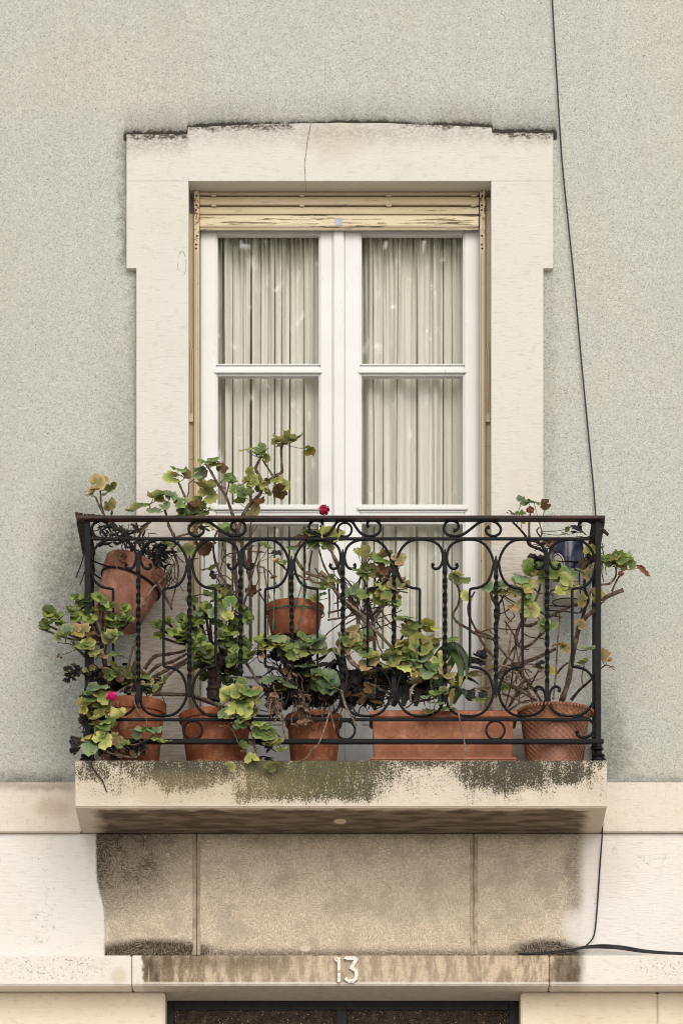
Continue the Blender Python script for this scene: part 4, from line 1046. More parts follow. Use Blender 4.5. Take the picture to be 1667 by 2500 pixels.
class Plant:
    def __init__(s, name, label, cat, base, y0, yj=0.04, seed=1):
        s.e = empty(name, P(base[0], base[1], y0) if base[1] < 1800 else Vector((X(base[0], y0), y0, FLOOR)), label, cat, 'plants on the balcony'); s.y0, s.yj = y0, yj
        s.r = random.Random(seed); s.pts = []; s.st = MB()
    def stem(s, z, pts, r=8, mat='bark', y0=None, y1=None, name='branch'):
        ya = s.y0+s.r.uniform(-s.yj, s.yj) if y0 is None else y0; yb = (ya+s.r.uniform(-.03, .03)) if y1 is None else y1
        n = len(pts); q = []
        for i, (a, b) in enumerate(pts):
            t = i/max(1, n-1); px, py = zp(z, a, b) if z else (a, b); q.append(P(px, py, ya+(yb-ya)*t+s.r.uniform(-.006, .006)))
        sp_ = spline(q, 5); m_ = len(sp_); rw = r*K/sc(ya)*1.05
        rr = [rw*(1.08-.38*i/(m_-1))*(1+(.16 if i % 5 == 0 else 0)) for i in range(m_)]
        o = put(name, MB().tube(sp_, rr, 7, True, 1, .22), mat, s.e); s.pts += sp_; return o
    def leaf(s, z, a, b, size, mt='g', fl=None, y=None, stalk=True, kind=None):
        px, py = zp(z, a, b) if z else (a, b); yy = s.y0+s.r.uniform(-s.yj, s.yj)-.02 if y is None else y+s.r.uniform(-.012, .012)
        p = P(px, py, yy); r = s.r; rad = 1.12*size*K/sc(yy)
        if fl is None: fl = r.choice('vvff')
        if fl == 'v': n = Vector((r.uniform(-.5, .5), -1, r.uniform(-.15, .75)))
        elif fl == 'f': n = Vector((r.uniform(-.5, .5), -r.uniform(.35, .8), 1))
        else: n = Vector((r.uniform(-.4, .4), -r.uniform(.3, .6), -1))
        k = kind or ('c' if mt in 'D' else 'l')
        me = {'c': r.choice(CURL), 'l': r.choice(LEAF), 'a': LANCE}[k]
        sc3 = (rad*r.uniform(.92, 1.08), rad*r.uniform(.85, 1.05), rad)
        if fl == 'f' and k == 'l': sc3 = (rad*1.05, rad*1.25, rad)
        inst('leaf', me, MM[mt], s.e, p, frame(n, r.uniform(-2.6, 2.6)), sc3)
        if stalk and s.pts and k == 'l':
            c = min(s.pts, key=lambda q: (q-p).length)
            if (c-p).length < .16: s.st.tube(spline([c, c.lerp(p, .55)+Vector((0, 0, -.006)), p+n.normalized()*-.003], 3), .0015, 4)
    def leaves(s, z, lst, **kw):
        for e in lst:
            s.leaf(z, e[0], e[1], e[2], e[3], e[4] if len(e) > 4 else None, **kw)
    def mass(s, z, a, b, rx, ry, n, size, mats, y=None, yj=.05, kind=None):
        for _ in range(int(n*(.75 if kind == 'l' else 1.0 if kind == 'a' else 1.4))):
            u, v = s.r.gauss(0, .5), s.r.gauss(0, .5)
            s.leaf(z, a+u*rx, b+v*ry, size*s.r.uniform(.6, 1.25), s.r.choice(mats), s.r.choice('vvfu'), (s.y0 if y is None else y)+s.r.uniform(-yj, yj), False, kind)
    def twigs(s, z, a, b, rx, ry, n, ln, r=3, mat='bark_dark', y=None, yj=.05, down=0.0):
        m = MB()
        for _ in range(n):
            u, v = a+s.r.gauss(0, .5)*rx, b+s.r.gauss(0, .5)*ry; yy = (s.y0 if y is None else y)+s.r.uniform(-yj, yj)
            q = s.r.uniform(0, 6.28); L = ln*s.r.uniform(.5, 1.3); dx, dy = math.cos(q)*L, math.sin(q)*L
            if down: dx *= .35; dy = abs(dy)*.4+L*.6
            pts = [P(*zp(z, u+dx*t+s.r.uniform(-.12, .12)*L, v+dy*t+s.r.uniform(-.1, .1)*L), yy+s.r.uniform(-.01, .01)) for t in (0, .35, .7, 1)]
            m.tube(spline(pts, 3), r*K/sc(yy)*s.r.uniform(.6, 1.2), 5)
        return put('dead_twigs', m, mat, s.e, kind='stuff')
    def flower(s, z, a, b, size, mat, y, stalk=None):
        px, py = zp(z, a, b); c = P(px, py, y); R = size*K/sc(y); m = MB(); r = s.r
        for _ in range(46):
            d = Vector((r.gauss(0, 1), r.gauss(0, 1), r.gauss(.25, .9))).normalized(); q = frame(d+Vector((r.uniform(-.4, .4), r.uniform(-.4, .4), r.uniform(-.4, .4))), r.uniform(0, 6.28)); o = c+d*R*.62*r.uniform(.7, 1.05); k = R*r.uniform(.30, .46)
            vs = [o+q @ Vector(w_)*k for w_ in ((0, -.8, 0), (.7, -.1, .15), (.55, .7, .3), (-.05, .9, .12), (-.6, .65, .3), (-.7, -.15, .15))]
            m.add(vs, [(0, 1, 2, 3), (0, 3, 4, 5)])
        m.lathe([(0, -.5*R), (.45*R, -.3*R), (.55*R, .1*R), (.35*R, .45*R), (0, .55*R)], 10, Matrix.Translation(c), False, False)
        f = put('flower', m, mat, s.e)
        if stalk: put('flower_stalk', MB().tube(spline([P(*zp(z, u, v), y) for u, v in stalk], 4), .0016, 6), 'stalk', f)
    def rosette(s, z, a, b, size, dark=0.25, y=None, tilt=None):
        px, py = zp(z, a, b); yy = (s.y0+s.r.uniform(-s.yj, s.yj)) if y is None else y+s.r.uniform(-.02, .02); c = P(px, py, yy); r = s.r
        ax = (tilt or Vector((r.uniform(-.5, .5), -r.uniform(.55, 1.1), r.uniform(.2, .9)))).normalized()
        t1 = ax.orthogonal().normalized(); t2 = ax.cross(t1); L = 1.34*size*K/sc(yy); ph = r.uniform(0, 6.28)
        for k in range(9):
            inner = k < 3; q = ph+k*2.399; el = math.radians(r.uniform(18, 45) if inner else r.uniform(60, 102)); ln = L*(.62 if inner else r.uniform(.85, 1.15))
            rd = t1*math.cos(q)+t2*math.sin(q); d = ax*math.cos(el)+rd*math.sin(el); n = ax*math.sin(el)-rd*math.cos(el); sd = n.cross(d)
            o = c-ax*(L*.12*(k/4)) 
            inst('leaf', JADE, 'jade_dark' if (r.random() < dark and not inner) else 'jade', s.e, o, Matrix((d, sd, n)).transposed().to_quaternion(), (ln, ln*1.12, ln))
        s.tips = getattr(s, 'tips', [])+[c-ax*L*.3]
    def done(s):
        if s.st.v: put('leaf_stalks', s.st, 'stalk', s.e, kind='stuff')

# --- A: geranium and dark trailing plant in the tilted pot
p = Plant('geranium_plant', 'leggy geranium with one peach tinted sprig growing out of the tilted pot at upper left', 'plant', (300, 1390), -0.20, .05, 11)
p.stem(1, [(790, 1080), (770, 1000), (700, 900), (620, 840), (570, 780), (530, 700), (500, 630)], 11)
p.stem(1, [(570, 780), (545, 690), (540, 600), (530, 560)], 8)
p.stem(1, [(800, 1060), (840, 960), (890, 880), (940, 830)], 10)
p.leaves(1, [(520, 515, 58, 't', 'v'), (570, 490, 42, 't'), (620, 548, 46, 'o', 'u'), (590, 597, 44, 'g', 'f'), (475, 592, 34, 't'), (605, 682, 52, 'o', 'v'), (450, 605, 25, 't'), (500, 560, 34, 'o')], y=-.2)
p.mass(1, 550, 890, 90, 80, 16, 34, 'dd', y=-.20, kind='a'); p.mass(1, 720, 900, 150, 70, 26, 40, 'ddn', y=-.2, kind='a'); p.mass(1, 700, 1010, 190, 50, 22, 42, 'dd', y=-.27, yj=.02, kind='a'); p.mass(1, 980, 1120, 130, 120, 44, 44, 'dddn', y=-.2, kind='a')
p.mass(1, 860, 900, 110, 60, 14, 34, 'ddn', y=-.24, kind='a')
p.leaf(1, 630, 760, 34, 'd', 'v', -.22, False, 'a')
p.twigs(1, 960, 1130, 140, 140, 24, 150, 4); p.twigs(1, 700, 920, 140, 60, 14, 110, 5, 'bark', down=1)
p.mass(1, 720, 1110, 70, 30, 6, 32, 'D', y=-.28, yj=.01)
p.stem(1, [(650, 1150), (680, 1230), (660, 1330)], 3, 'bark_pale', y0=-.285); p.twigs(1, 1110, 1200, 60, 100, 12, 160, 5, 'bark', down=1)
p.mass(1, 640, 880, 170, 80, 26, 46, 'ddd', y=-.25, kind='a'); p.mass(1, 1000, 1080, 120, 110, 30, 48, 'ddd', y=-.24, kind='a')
p.done()

# --- B: tall geranium reaching above the handrail
p = Plant('geranium_plant', 'tall bare stemmed geranium reaching above the handrail left of the window middle', 'plant', (600, 1730), -0.24, .05, 12)
p.stem(3, [(400, 1500), (390, 1400), (375, 1250), (365, 1100), (370, 960), (400, 880), (430, 790), (480, 700), (540, 640), (575, 600), (570, 540), (570, 470), (545, 430), (540, 390), (580, 310)], 15)
p.stem(3, [(570, 545), (640, 500), (700, 460), (745, 430), (745, 380), (740, 250), (760, 205)], 12)
p.stem(3, [(670, 460), (620, 380), (590, 335)], 8)
p.stem(3, [(500, 1330), (440, 1080), (400, 920), (350, 770), (300, 630), (240, 540), (180, 430), (140, 370)], 12)
p.stem(3, [(390, 1460), (330, 1370), (260, 1260), (210, 1130), (200, 1000), (230, 900)], 11)
p.stem(3, [(300, 620), (320, 540), (325, 470)], 6); p.stem(3, [(420, 1560), (480, 1360), (520, 1200), (555, 1080), (560, 1000)], 9); p.stem(3, [(470, 1240), (480, 1080), (490, 920), (500, 830)], 9)
p.stem(3, [(560, 1150), (550, 1200), (560, 1280), (545, 1330)], 6); p.stem(3, [(600, 1190), (625, 1350), (650, 1440)], 6); p.stem(3, [(520, 1400), (580, 1370), (560, 1385), (615, 1480)], 7, 'bark_dark')
p.stem(1, [(1130, 960), (1120, 930), (1085, 860), (1060, 760), (1045, 715)], 12); p.stem(1, [(1300, 1000), (1290, 830), (1250, 700), (1200, 600), (1160, 510)], 11); p.stem(1, [(1300, 900), (1280, 830), (1260, 760)], 9); p.stem(1, [(1130, 960), (1200, 935), (1290, 910), (1320, 870)], 8, 'bark_pale'); p.stem(1, [(1100, 1010), (1150, 1150), (1160, 1260), (1100, 1500)], 9)
p.stem(1, [(1210, 690), (1240, 600), (1245, 520)], 5)
p.stem(1, [(930, 760), (930, 690), (860, 690)], 5)
# leaning canes under the tilted pot
p.stem(1, [(870, 1180), (960, 1280), (1030, 1370), (1080, 1470), (1110, 1530)], 11); p.stem(1, [(1120, 1170), (1040, 1280), (940, 1380), (880, 1500)], 9, 'bark_pale')
p.leaves(3, [(740, 185, 62, 'o'), (800, 172, 52, 'o'), (868, 168, 46, 'g'), (960, 246, 56, 'Y', 'u'), (700, 195, 40, 'o', 'v'), (740, 215, 45, 'o', 'f'), (460, 248, 52, 'y'), (570, 245, 46, 'g'), (590, 292, 45, 'g'), (540, 290, 36, 'b'), (620, 322, 34, 'o'), (600, 255, 34, 'g'), (510, 498, 58, 'y', 'v'), (480, 512, 46, 'o'), (738, 520, 74, 'y', 'v'), (732, 592, 68, 'n', 'u'), (690, 505, 50, 'y'), (415, 680, 42, 'g', 'f'), (482, 612, 40, 'g'), (430, 592, 42, 'g'), (372, 560, 42, 'g'), (330, 480, 46, 'g'), (295, 482, 40, 'g'), (350, 515, 34, 'g'), (545, 500, 44, 'o'), (570, 680, 42, 'n', 'v'), (505, 738, 62, 't', 'v'), (630, 600, 32, 'g'), (400, 545, 36, 'b'), (265, 555, 34, 'n'),
             (130, 350, 52, 'g'), (90, 425, 56, 'b', 'v'), (195, 368, 56, 'o'), (260, 410, 46, 'n', 'v'), (195, 330, 42, 'g'), (60, 460, 40, 'b'), (215, 335, 30, 'g'), (120, 830, 40, 'o'), (60, 855, 50, 'y'), (300, 905, 55, 'g', 'f'), (130, 870, 40, 'g')], y=-.24)
p.leaves(1, [(1105, 470, 66, 'y', 'v'), (1160, 408, 52, 'g', 'f'), (1160, 450, 42, 't'), (1215, 470, 46, 'o'), (1375, 560, 72, 'o', 'f'), (1400, 612, 74, 'y', 'v'), (1340, 668, 52, 'g'), (1240, 705, 46, 'b'), (1290, 702, 42, 'n'), (1360, 742, 46, 'g'), (1200, 752, 46, 'g'), (1320, 782, 42, 'b'), (1390, 720, 36, 'g'), (1060, 610, 56, 'g'), (1100, 622, 52, 'b', 'v'), (1000, 632, 50, 'o'), (975, 735, 52, 'b', 'f'), (1050, 700, 42, 'b'), (880, 682, 42, 'g', 'f'), (830, 702, 32, 'g'), (1150, 662, 32, 'g'), (960, 640, 40, 'o'), (790, 745, 44, 'o'), (1220, 1052, 68, 'y', 'v'), (1070, 1000, 50, 'g', 'f'), (1400, 850, 48, 'y'), (1385, 1050, 62, 'n', 'v'), (1270, 760, 40, 'g'), (1180, 770, 36, 'g')], y=-.26)
p.leaves(3, [(120, 1030, 60, 'n', 'v'), (160, 1010, 52, 'n'), (150, 1200, 52, 'o', 'f'), (200, 1180, 40, 'g', 'f'), (195, 1250, 30, 'd'), (520, 1060, 36, 'D'), (570, 1085, 36, 'D'), (600, 1010, 40, 'g', 'f'), (640, 1030, 34, 'b', 'f'), (690, 1080, 42, 'd', 'f'), (560, 1180, 40, 'o', 'f'), (680, 1270, 36, 'D'), (485, 1385, 46, 'n', 'v'), (630, 1222, 22, 'g', 'f'), (220, 1330, 52, 'g'), (270, 1370, 48, 'g'), (190, 1400, 40, 'g'), (320, 1440, 52, 'g'), (280, 1480, 44, 'g'), (40, 1130, 30, 'n')], y=-.22)
p.mass(1, 1280, 720, 130, 80, 10, 44, 'gbo', y=-.25, kind='l'); p.mass(3, 560, 470, 130, 150, 8, 36, 'goy', y=-.25, kind='l'); p.mass(3, 260, 1380, 120, 90, 12, 40, 'gbo', y=-.25, kind='l')
p.twigs(3, 380, 1250, 200, 200, 12, 300, 6, 'bark', y=-.24)
p.done()

# --- C: jade plant at the left corner
p = Plant('jade_plant', 'jade plant with fleshy rosettes leaning out past the left corner of the railing', 'plant', (290, 1740), -0.33, .04, 13)
for q in [(350, 128, 46), (430, 140, 52), (530, 130, 52), (390, 185, 46), (130, 250, 56), (200, 292, 54), (310, 240, 46), (420, 262, 60), (110, 335, 48), (455, 295, 48), (632, 290, 56), (740, 292, 56), (620, 190, 46), (735, 215, 44), (560, 205, 40), (680, 330, 42), (90, 375, 40), (230, 345, 42), (340, 292, 40), (480, 230, 36), (780, 300, 36), (620, 345, 34)]: p.rosette(2, *q, dark=.3, y=-.36)
hub = P(*zp(2, 560, 480), -.30)
p.stem(2, [(640, 900), (600, 800), (565, 600), (540, 440)], 20, 'bark_dark', y0=-.26, y1=-.32)
for c in p.tips:
    p.st.tube(spline([hub+Vector((p.r.uniform(-.01, .01), 0, p.r.uniform(-.02, .02))), hub.lerp(c, .5)+Vector((0, 0.01, -.012)), c], 4), .0042, 6)
o = put('jade_branches', p.st, 'bark', p.e, kind='stuff'); p.st = MB()

# --- D: central jade plant with a thick trunk
p = Plant('jade_plant', 'large jade plant on a thick dark trunk in the pot left of the window middle', 'plant', (518, 1735), -0.25, .05, 14)
for q in [(990, 340, 52), (1080, 312, 50), (1260, 322, 58), (1380, 205, 44), (1270, 150, 46), (1200, 372, 54), (1130, 402, 46), (1210, 440, 60), (1012, 430, 44), (1295, 420, 54), (1410, 545, 62), (1290, 530, 58), (1405, 625, 54), (1325, 590, 46), (1340, 470, 44), (1190, 300, 40), (1260, 460, 46), (1340, 290, 46)]: p.rosette(2, *q, dark=.35, y=-.31)
for q in [(40, 320, 54), (50, 440, 54), (140, 212, 46), (430, 235, 60), (345, 290, 50), (340, 385, 62), (300, 470, 58), (440, 500, 74), (420, 600, 62), (490, 585, 66), (385, 565, 62), (350, 640, 52), (230, 330, 44), (380, 330, 44), (180, 300, 40), (470, 290, 48), (250, 420, 44), (90, 250, 40)]: p.rosette(4, *q, dark=.45, y=-.30)
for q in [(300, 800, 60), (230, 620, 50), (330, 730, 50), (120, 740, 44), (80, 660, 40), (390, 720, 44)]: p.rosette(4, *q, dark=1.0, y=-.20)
p.stem(4, [(190, 960), (192, 860), (190, 760), (185, 660), (200, 560)], 44, 'bark_dark', y0=-.23, y1=-.25, name='trunk'); p.stem(4, [(225, 950), (232, 800), (240, 690), (300, 580)], 30, 'bark_dark', y0=-.22, y1=-.26, name='trunk')
hub = P(*zp(4, 205, 560), -.25)
for c in p.tips:
    k = hub+Vector((p.r.uniform(-.012, .012), p.r.uniform(-.01, .01), p.r.uniform(-.05, .03))); p.st.tube(spline([k, k.lerp(c, .5)+Vector((0, .012, -.014)), c], 4), .0050, 6)
put('jade_branches', p.st, 'bark_dark', p.e, kind='stuff'); p.st = MB()
p.twigs(4, 270, 560, 150, 130, 36, 110, 5, y=-.24); p.mass(4, 260, 620, 160, 150, 40, 34, 'dddo', y=-.20)
p.leaves(4, [(210, 258, 52, 'b', 'v'), (312, 270, 50, 'y', 'v'), (330, 160, 48, 'g'), (250, 200, 42, 'g'), (60, 255, 46, 'b'), (380, 180, 40, 'g'), (220, 130, 40, 'g')], y=-.33, stalk=False)

# --- E: geranium at the bottom left with the magenta flower
p = Plant('geranium_plant', 'straggly geranium with a magenta flower head at the bottom left corner', 'plant', (310, 1730), -0.34, .05, 15)
p.stem(2, [(620, 830), (590, 770), (530, 710), (440, 620), (350, 530), (320, 480)], 14); p.stem(2, [(590, 770), (575, 640), (585, 520), (600, 470)], 10); p.stem(2, [(350, 530), (300, 500), (200, 488)], 4, 'bark_dark'); p.stem(2, [(350, 540), (280, 570), (222, 590)], 3)
p.stem(2, [(740, 730), (770, 640), (800, 520), (815, 460)], 10); p.stem(2, [(520, 1100), (430, 1120), (380, 1060), (400, 960), (430, 900)], 7, 'bark_dark')
for q in ([(890, 700), (970, 600), (1080, 580), (1190, 560), (1240, 535)], [(910, 750), (1000, 670), (1110, 640), (1230, 575)], [(950, 770), (1080, 700), (1160, 660), (1240, 615)], [(990, 900), (1060, 770), (1150, 690), (1240, 640)]): p.stem(2, q, 13, y0=-.20, y1=-.24)
p.stem(2, [(960, 895), (1100, 900), (1240, 905), (1320, 920), (1420, 960), (1520, 1005)], 15, 'bark', y0=-.27, y1=-.36)
p.stem(2, [(690, 880), (740, 850), (800, 820)], 12, 'bark_pale')
p.stem(2, [(550, 1340), (650, 1380), (760, 1400), (840, 1390), (850, 1250)], 9, 'bark_pale', y0=-.38); p.stem(2, [(840, 1390), (880, 1345), (915, 1330)], 7, 'bark_pale', y0=-.38); p.stem(2, [(590, 1310), (690, 1385), (700, 1400)], 7, 'bark_pale', y0=-.38); p.stem(2, [(850, 1290), (930, 1250), (1010, 1180)], 5, 'bark', y0=-.40)
p.stem(2, [(600, 1000), (640, 1040), (690, 1060), (745, 1085)], 6, 'bark_pale', y0=-.38); p.stem(2, [(480, 1230), (560, 1160), (610, 1080), (640, 1000), (640, 900)], 6, 'stalk', y0=-.40); p.stem(2, [(630, 1240), (620, 1180), (560, 1140)], 4, 'stalk', y0=-.4)
p.stem(2, [(820, 885), (806, 950), (850, 1050), (905, 1100), (910, 1160)], 4, 'bark_pale', y0=-.385); p.stem(2, [(670, 960), (690, 1020), (740, 1090)], 3, 'bark_pale', y0=-.4)
p.leaves(2, [(340, 380, 48, 't', 'v'), (405, 390, 52, 't', 'v'), (370, 405, 44, 'Y', 'v'), (260, 430, 54, 'g'), (275, 385, 50, 'b'), (395, 485, 66, 'g', 'f'), (440, 530, 66, 'y', 'v'), (500, 550, 52, 'y', 'f'), (530, 588, 58, 't', 'f'), (620, 438, 68, 'y', 'v'), (590, 455, 46, 'b'), (672, 408, 40, 'g', 'f'), (200, 440, 34, 'g'), (460, 420, 42, 'n'), (660, 570, 40, 'g', 'f'), (700, 575, 34, 'g', 'f')], y=-.40)
p.leaves(2, [(215, 612, 34, 'D'), (205, 590, 22, 'D'), (560, 690, 38, 'D'), (600, 695, 30, 'D')], y=-.39)
p.mass(2, 310, 735, 70, 60, 11, 30, 'dddo', y=-.40); p.mass(2, 430, 720, 60, 50, 12, 28, 'ddo', y=-.36); p.mass(2, 640, 700, 90, 60, 8, 34, 'ogn', y=-.34)
p.leaves(2, [(520, 840, 72, 'b', 'f'), (480, 850, 50, 'b'), (545, 922, 64, 'y', 'v'), (460, 940, 56, 'g'), (410, 990, 52, 'o', 'f'), (530, 1012, 54, 'o', 'v'), (685, 1085, 62, 'y', 'f'), (610, 1105, 56, 'g'), (560, 1150, 58, 'g', 'v'), (555, 1262, 74, 'y', 'v'), (455, 1290, 78, 'b', 'v'), (500, 1215, 60, 'g'), (428, 1232, 42, 'Y', 'f'), (465, 1325, 50, 'y', 'v'), (540, 1210, 50, 'g'), (670, 1240, 44, 't', 'v'), (665, 1275, 34, 's'), (860, 1190, 66, 'b', 'f'), (830, 1215, 40, 'b'), (905, 1165, 42, 'g'), (970, 1185, 52, 'b', 'f'), (990, 1240, 44, 'g', 'f'), (1045, 1272, 48, 'y', 'f'), (740, 1292, 32, 'g'), (690, 1295, 32, 'g'), (460, 905, 42, 'g'), (405, 1025, 34, 'Y'), (575, 1115, 40, 'g')], y=-.42)
p.leaves(2, [(835, 690, 48, 'n', 'v'), (735, 742, 54, 't', 'f'), (690, 680, 46, 'b', 'f'), (770, 735, 44, 'o')], y=-.30)
p.mass(2, 880, 800, 140, 70, 44, 26, 'oogdt', y=-.28, yj=.03); p.twigs(2, 860, 860, 150, 50, 22, 80, 4, y=-.25)
p.mass(2, 620, 800, 130, 110, 34, 40, 'dddn', y=-.24); p.mass(2, 470, 1080, 60, 150, 26, 40, 'dddn', y=-.33); p.twigs(2, 500, 1150, 80, 200, 30, 120, 4, y=-.34); p.mass(2, 700, 1330, 180, 60, 26, 38, 'dddn', y=-.33); p.twigs(2, 720, 1330, 200, 60, 22, 110, 4, 'bark', y=-.36)
p.mass(2, 345, 1300, 34, 60, 14, 30, 'ddn', y=-.37)
p.flower(2, 628, 918, 52, 'magenta', -.43, [(625, 940), (622, 1000), (612, 1090)])
p.mass(2, 520, 1060, 120, 160, 14, 46, 'gybo', y=-.41, yj=.02, kind='l'); p.mass(2, 760, 740, 130, 60, 14, 36, 'gobn', y=-.31, yj=.03, kind='l')
p.done()

# --- F: geranium hanging over the front of the middle pot
p = Plant('geranium_plant', 'yellow green geranium spilling over the bottom rail in front of the second pot', 'plant', (560, 1740), -0.38, .02, 16)
p.stem(4, [(40, 920), (150, 960), (260, 1010), (380, 1080), (460, 1150), (510, 1220), (530, 1330)], 12, y0=-.30, y1=-.41); p.stem(4, [(380, 1080), (420, 980), (450, 880)], 7, 'stalk', y0=-.4); p.stem(4, [(500, 1200), (580, 1190), (650, 1230), (740, 1330)], 6, 'stalk', y0=-.41); p.stem(4, [(530, 1330), (540, 1400), (500, 1440)], 6, y0=-.41)
p.stem(4, [(430, 610), (500, 710), (560, 810), (650, 875)], 11, y0=-.3); p.stem(4, [(390, 1275), (370, 1220), (330, 1165)], 3, 'stalk', y0=-.41); p.stem(4, [(520, 1000), (540, 1060), (530, 1020), (630, 1040)], 6, y0=-.36); p.stem(4, [(540, 960), (620, 890), (660, 880)], 5, 'bark_dark', y0=-.35)
p.leaves(4, [(430, 828, 62, 'g'), (340, 905, 78, 'y', 'v'), (400, 880, 64, 'y', 'v'), (330, 880, 50, 'b'), (490, 880, 70, 'g'), (470, 920, 50, 'g'), (545, 892, 58, 't', 'v'), (530, 930, 44, 'y'), (450, 990, 82, 'y', 'v'), (380, 1010, 74, 'y', 'v'), (420, 945, 50, 'g'), (290, 1052, 60, 'b', 'v'), (315, 1085, 42, 't'), (470, 1092, 62, 'g', 'f'), (535, 1150, 66, 'g'), (560, 1120, 44, 'y'), (600, 1195, 68, 'g', 'v'), (640, 1215, 56, 'g'), (650, 1270, 54, 'y', 'f'), (700, 1305, 62, 'y', 'f'), (752, 1352, 48, 'y', 'f'), (502, 1402, 54, 'y', 'v'), (430, 1310, 38, 'g', 'v'), (415, 1150, 40, 'g', 'f'), (380, 1150, 34, 'b'), (275, 980, 46, 'b', 'f'), (510, 1000, 44, 'n'), (640, 1245, 40, 'g')], y=-.42)
p.leaves(4, [(300, 1150, 38, 'D'), (275, 1160, 26, 'D'), (330, 1140, 26, 'D'), (500, 1290, 30, 'D'), (445, 1355, 26, 'D'), (540, 1350, 30, 'D')], y=-.41)
p.leaves(4, [(640, 500, 62, 'y'), (600, 470, 50, 'y', 'v'), (560, 492, 42, 'g'), (610, 530, 44, 'Y', 'f'), (655, 465, 36, 'b')], y=-.36)
p.mass(4, 640, 1300, 90, 110, 10, 60, 'dd', y=-.25, kind='a')
p.leaves(4, [(330, 1475, 40, 'o', 'v'), (650, 1480, 42, 'o', 'v'), (700, 1450, 28, 'o', 'f')], y=-.425, stalk=False)
p.mass(4, 440, 960, 150, 120, 14, 52, 'gyyb', y=-.40, yj=.02, kind='l'); p.mass(4, 580, 1190, 100, 80, 8, 46, 'gyg', y=-.41, yj=.01, kind='l')
p.done()

# --- G: half dead geranium in the narrow pot
p = Plant('geranium_plant', 'half dead geranium with dull green leaves and hanging dry stalks in the narrow pot', 'plant', (766, 1740), -0.27, .05, 17)
p.stem(4, [(860, 1000), (820, 850), (830, 700), (850, 560), (850, 430)], 14, 'bark_dark'); p.stem(4, [(900, 1000), (960, 850), (980, 640), (960, 580), (930, 520)], 10, 'bark_dark'); p.stem(4, [(690, 1040), (700, 940), (760, 890), (860, 870), (890, 830)], 8, 'bark'); p.stem(4, [(1220, 870), (1250, 990), (1290, 1060), (1340, 1150)], 8, 'bark_pale', y0=-.37); p.stem(4, [(1130, 1030), (1090, 1160), (1040, 1290), (980, 1345), (950, 1400), (880, 1440)], 6, 'bark_pale', y0=-.40)
p.stem(4, [(850, 640), (720, 560), (650, 500)], 6, 'bark_dark'); p.stem(4, [(900, 620), (960, 520), (1000, 470)], 6, 'stalk'); p.stem(4, [(680, 700), (600, 760), (570, 900)], 5, 'bark_dark'); p.stem(4, [(760, 760), (700, 640), (690, 560)], 5, 'bark_dark'); p.stem(4, [(1130, 1040), (1150, 1120), (1165, 1180)], 9, 'bark_pale', y0=-.39); p.stem(4, [(760, 1120), (765, 1200), (790, 1260)], 9, 'bark_pale', y0=-.38)
p.leaves(4, [(700, 432, 62, 'b', 'f'), (640, 450, 40, 'g'), (715, 490, 52, 'o', 'f'), (870, 478, 62, 'b', 'f'), (940, 462, 50, 'g', 'f'), (1000, 462, 76, 'b', 'f'), (1045, 530, 62, 'o', 'v'), (1010, 540, 46, 'g'), (930, 515, 40, 'g', 'f'), (815, 572, 64, 'g', 'v'), (935, 668, 72, 'b', 'f'), (670, 780, 70, 'b', 'f'), (785, 805, 74, 'b', 'f'), (1115, 800, 88, 'b', 'v'), (1080, 830, 74, 'g', 'f'), (1080, 742, 58, 'g', 'f'), (720, 862, 52, 'o'), (985, 745, 46, 'o'), (880, 585, 34, 't'), (1020, 720, 44, 'b')], y=-.36)
p.leaves(4, [(905, 570, 42, 'D'), (930, 600, 36, 's'), (820, 610, 30, 'D'), (590, 600, 34, 'D'), (640, 590, 30, 'D')], y=-.36)
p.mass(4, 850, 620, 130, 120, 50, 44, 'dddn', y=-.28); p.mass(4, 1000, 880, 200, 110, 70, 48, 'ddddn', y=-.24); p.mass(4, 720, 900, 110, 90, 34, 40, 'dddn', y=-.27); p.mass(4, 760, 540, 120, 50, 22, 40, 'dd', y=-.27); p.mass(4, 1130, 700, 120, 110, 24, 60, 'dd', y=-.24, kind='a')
p.mass(4, 820, 700, 40, 110, 16, 30, 'D', y=-.33); p.mass(4, 690, 950, 50, 90, 16, 30, 'D', y=-.36); p.mass(4, 910, 1000, 60, 130, 16, 28, 'D', y=-.38); p.mass(4, 930, 1120, 70, 40, 9, 24, 'D', y=-.40)
p.twigs(4, 690, 960, 50, 80, 26, 130, 5, 'bark_pale', y=-.36, down=1); p.twigs(4, 910, 960, 60, 110, 34, 170, 5, 'bark', y=-.36, down=1); p.twigs(4, 830, 720, 60, 80, 24, 150, 6, 'bark', y=-.33, down=1); p.twigs(4, 980, 860, 220, 120, 70, 140, 4, y=-.27); p.twigs(4, 1060, 1010, 160, 40, 22, 110, 4, 'bark', y=-.33, down=1); p.twigs(4, 700, 700, 130, 120, 26, 140, 4, y=-.28)
p.leaf(4, 1090, 910, 46, 'n', 'v', -.3, False); p.leaf(4, 1380, 930, 40, 'n', 'v', -.3, False)
p.mass(4, 860, 510, 190, 70, 14, 50, 'bgyb', y=-.34, yj=.03, kind='l'); p.mass(4, 960, 800, 220, 90, 14, 52, 'bgbo', y=-.33, yj=.03, kind='l')
p.done()

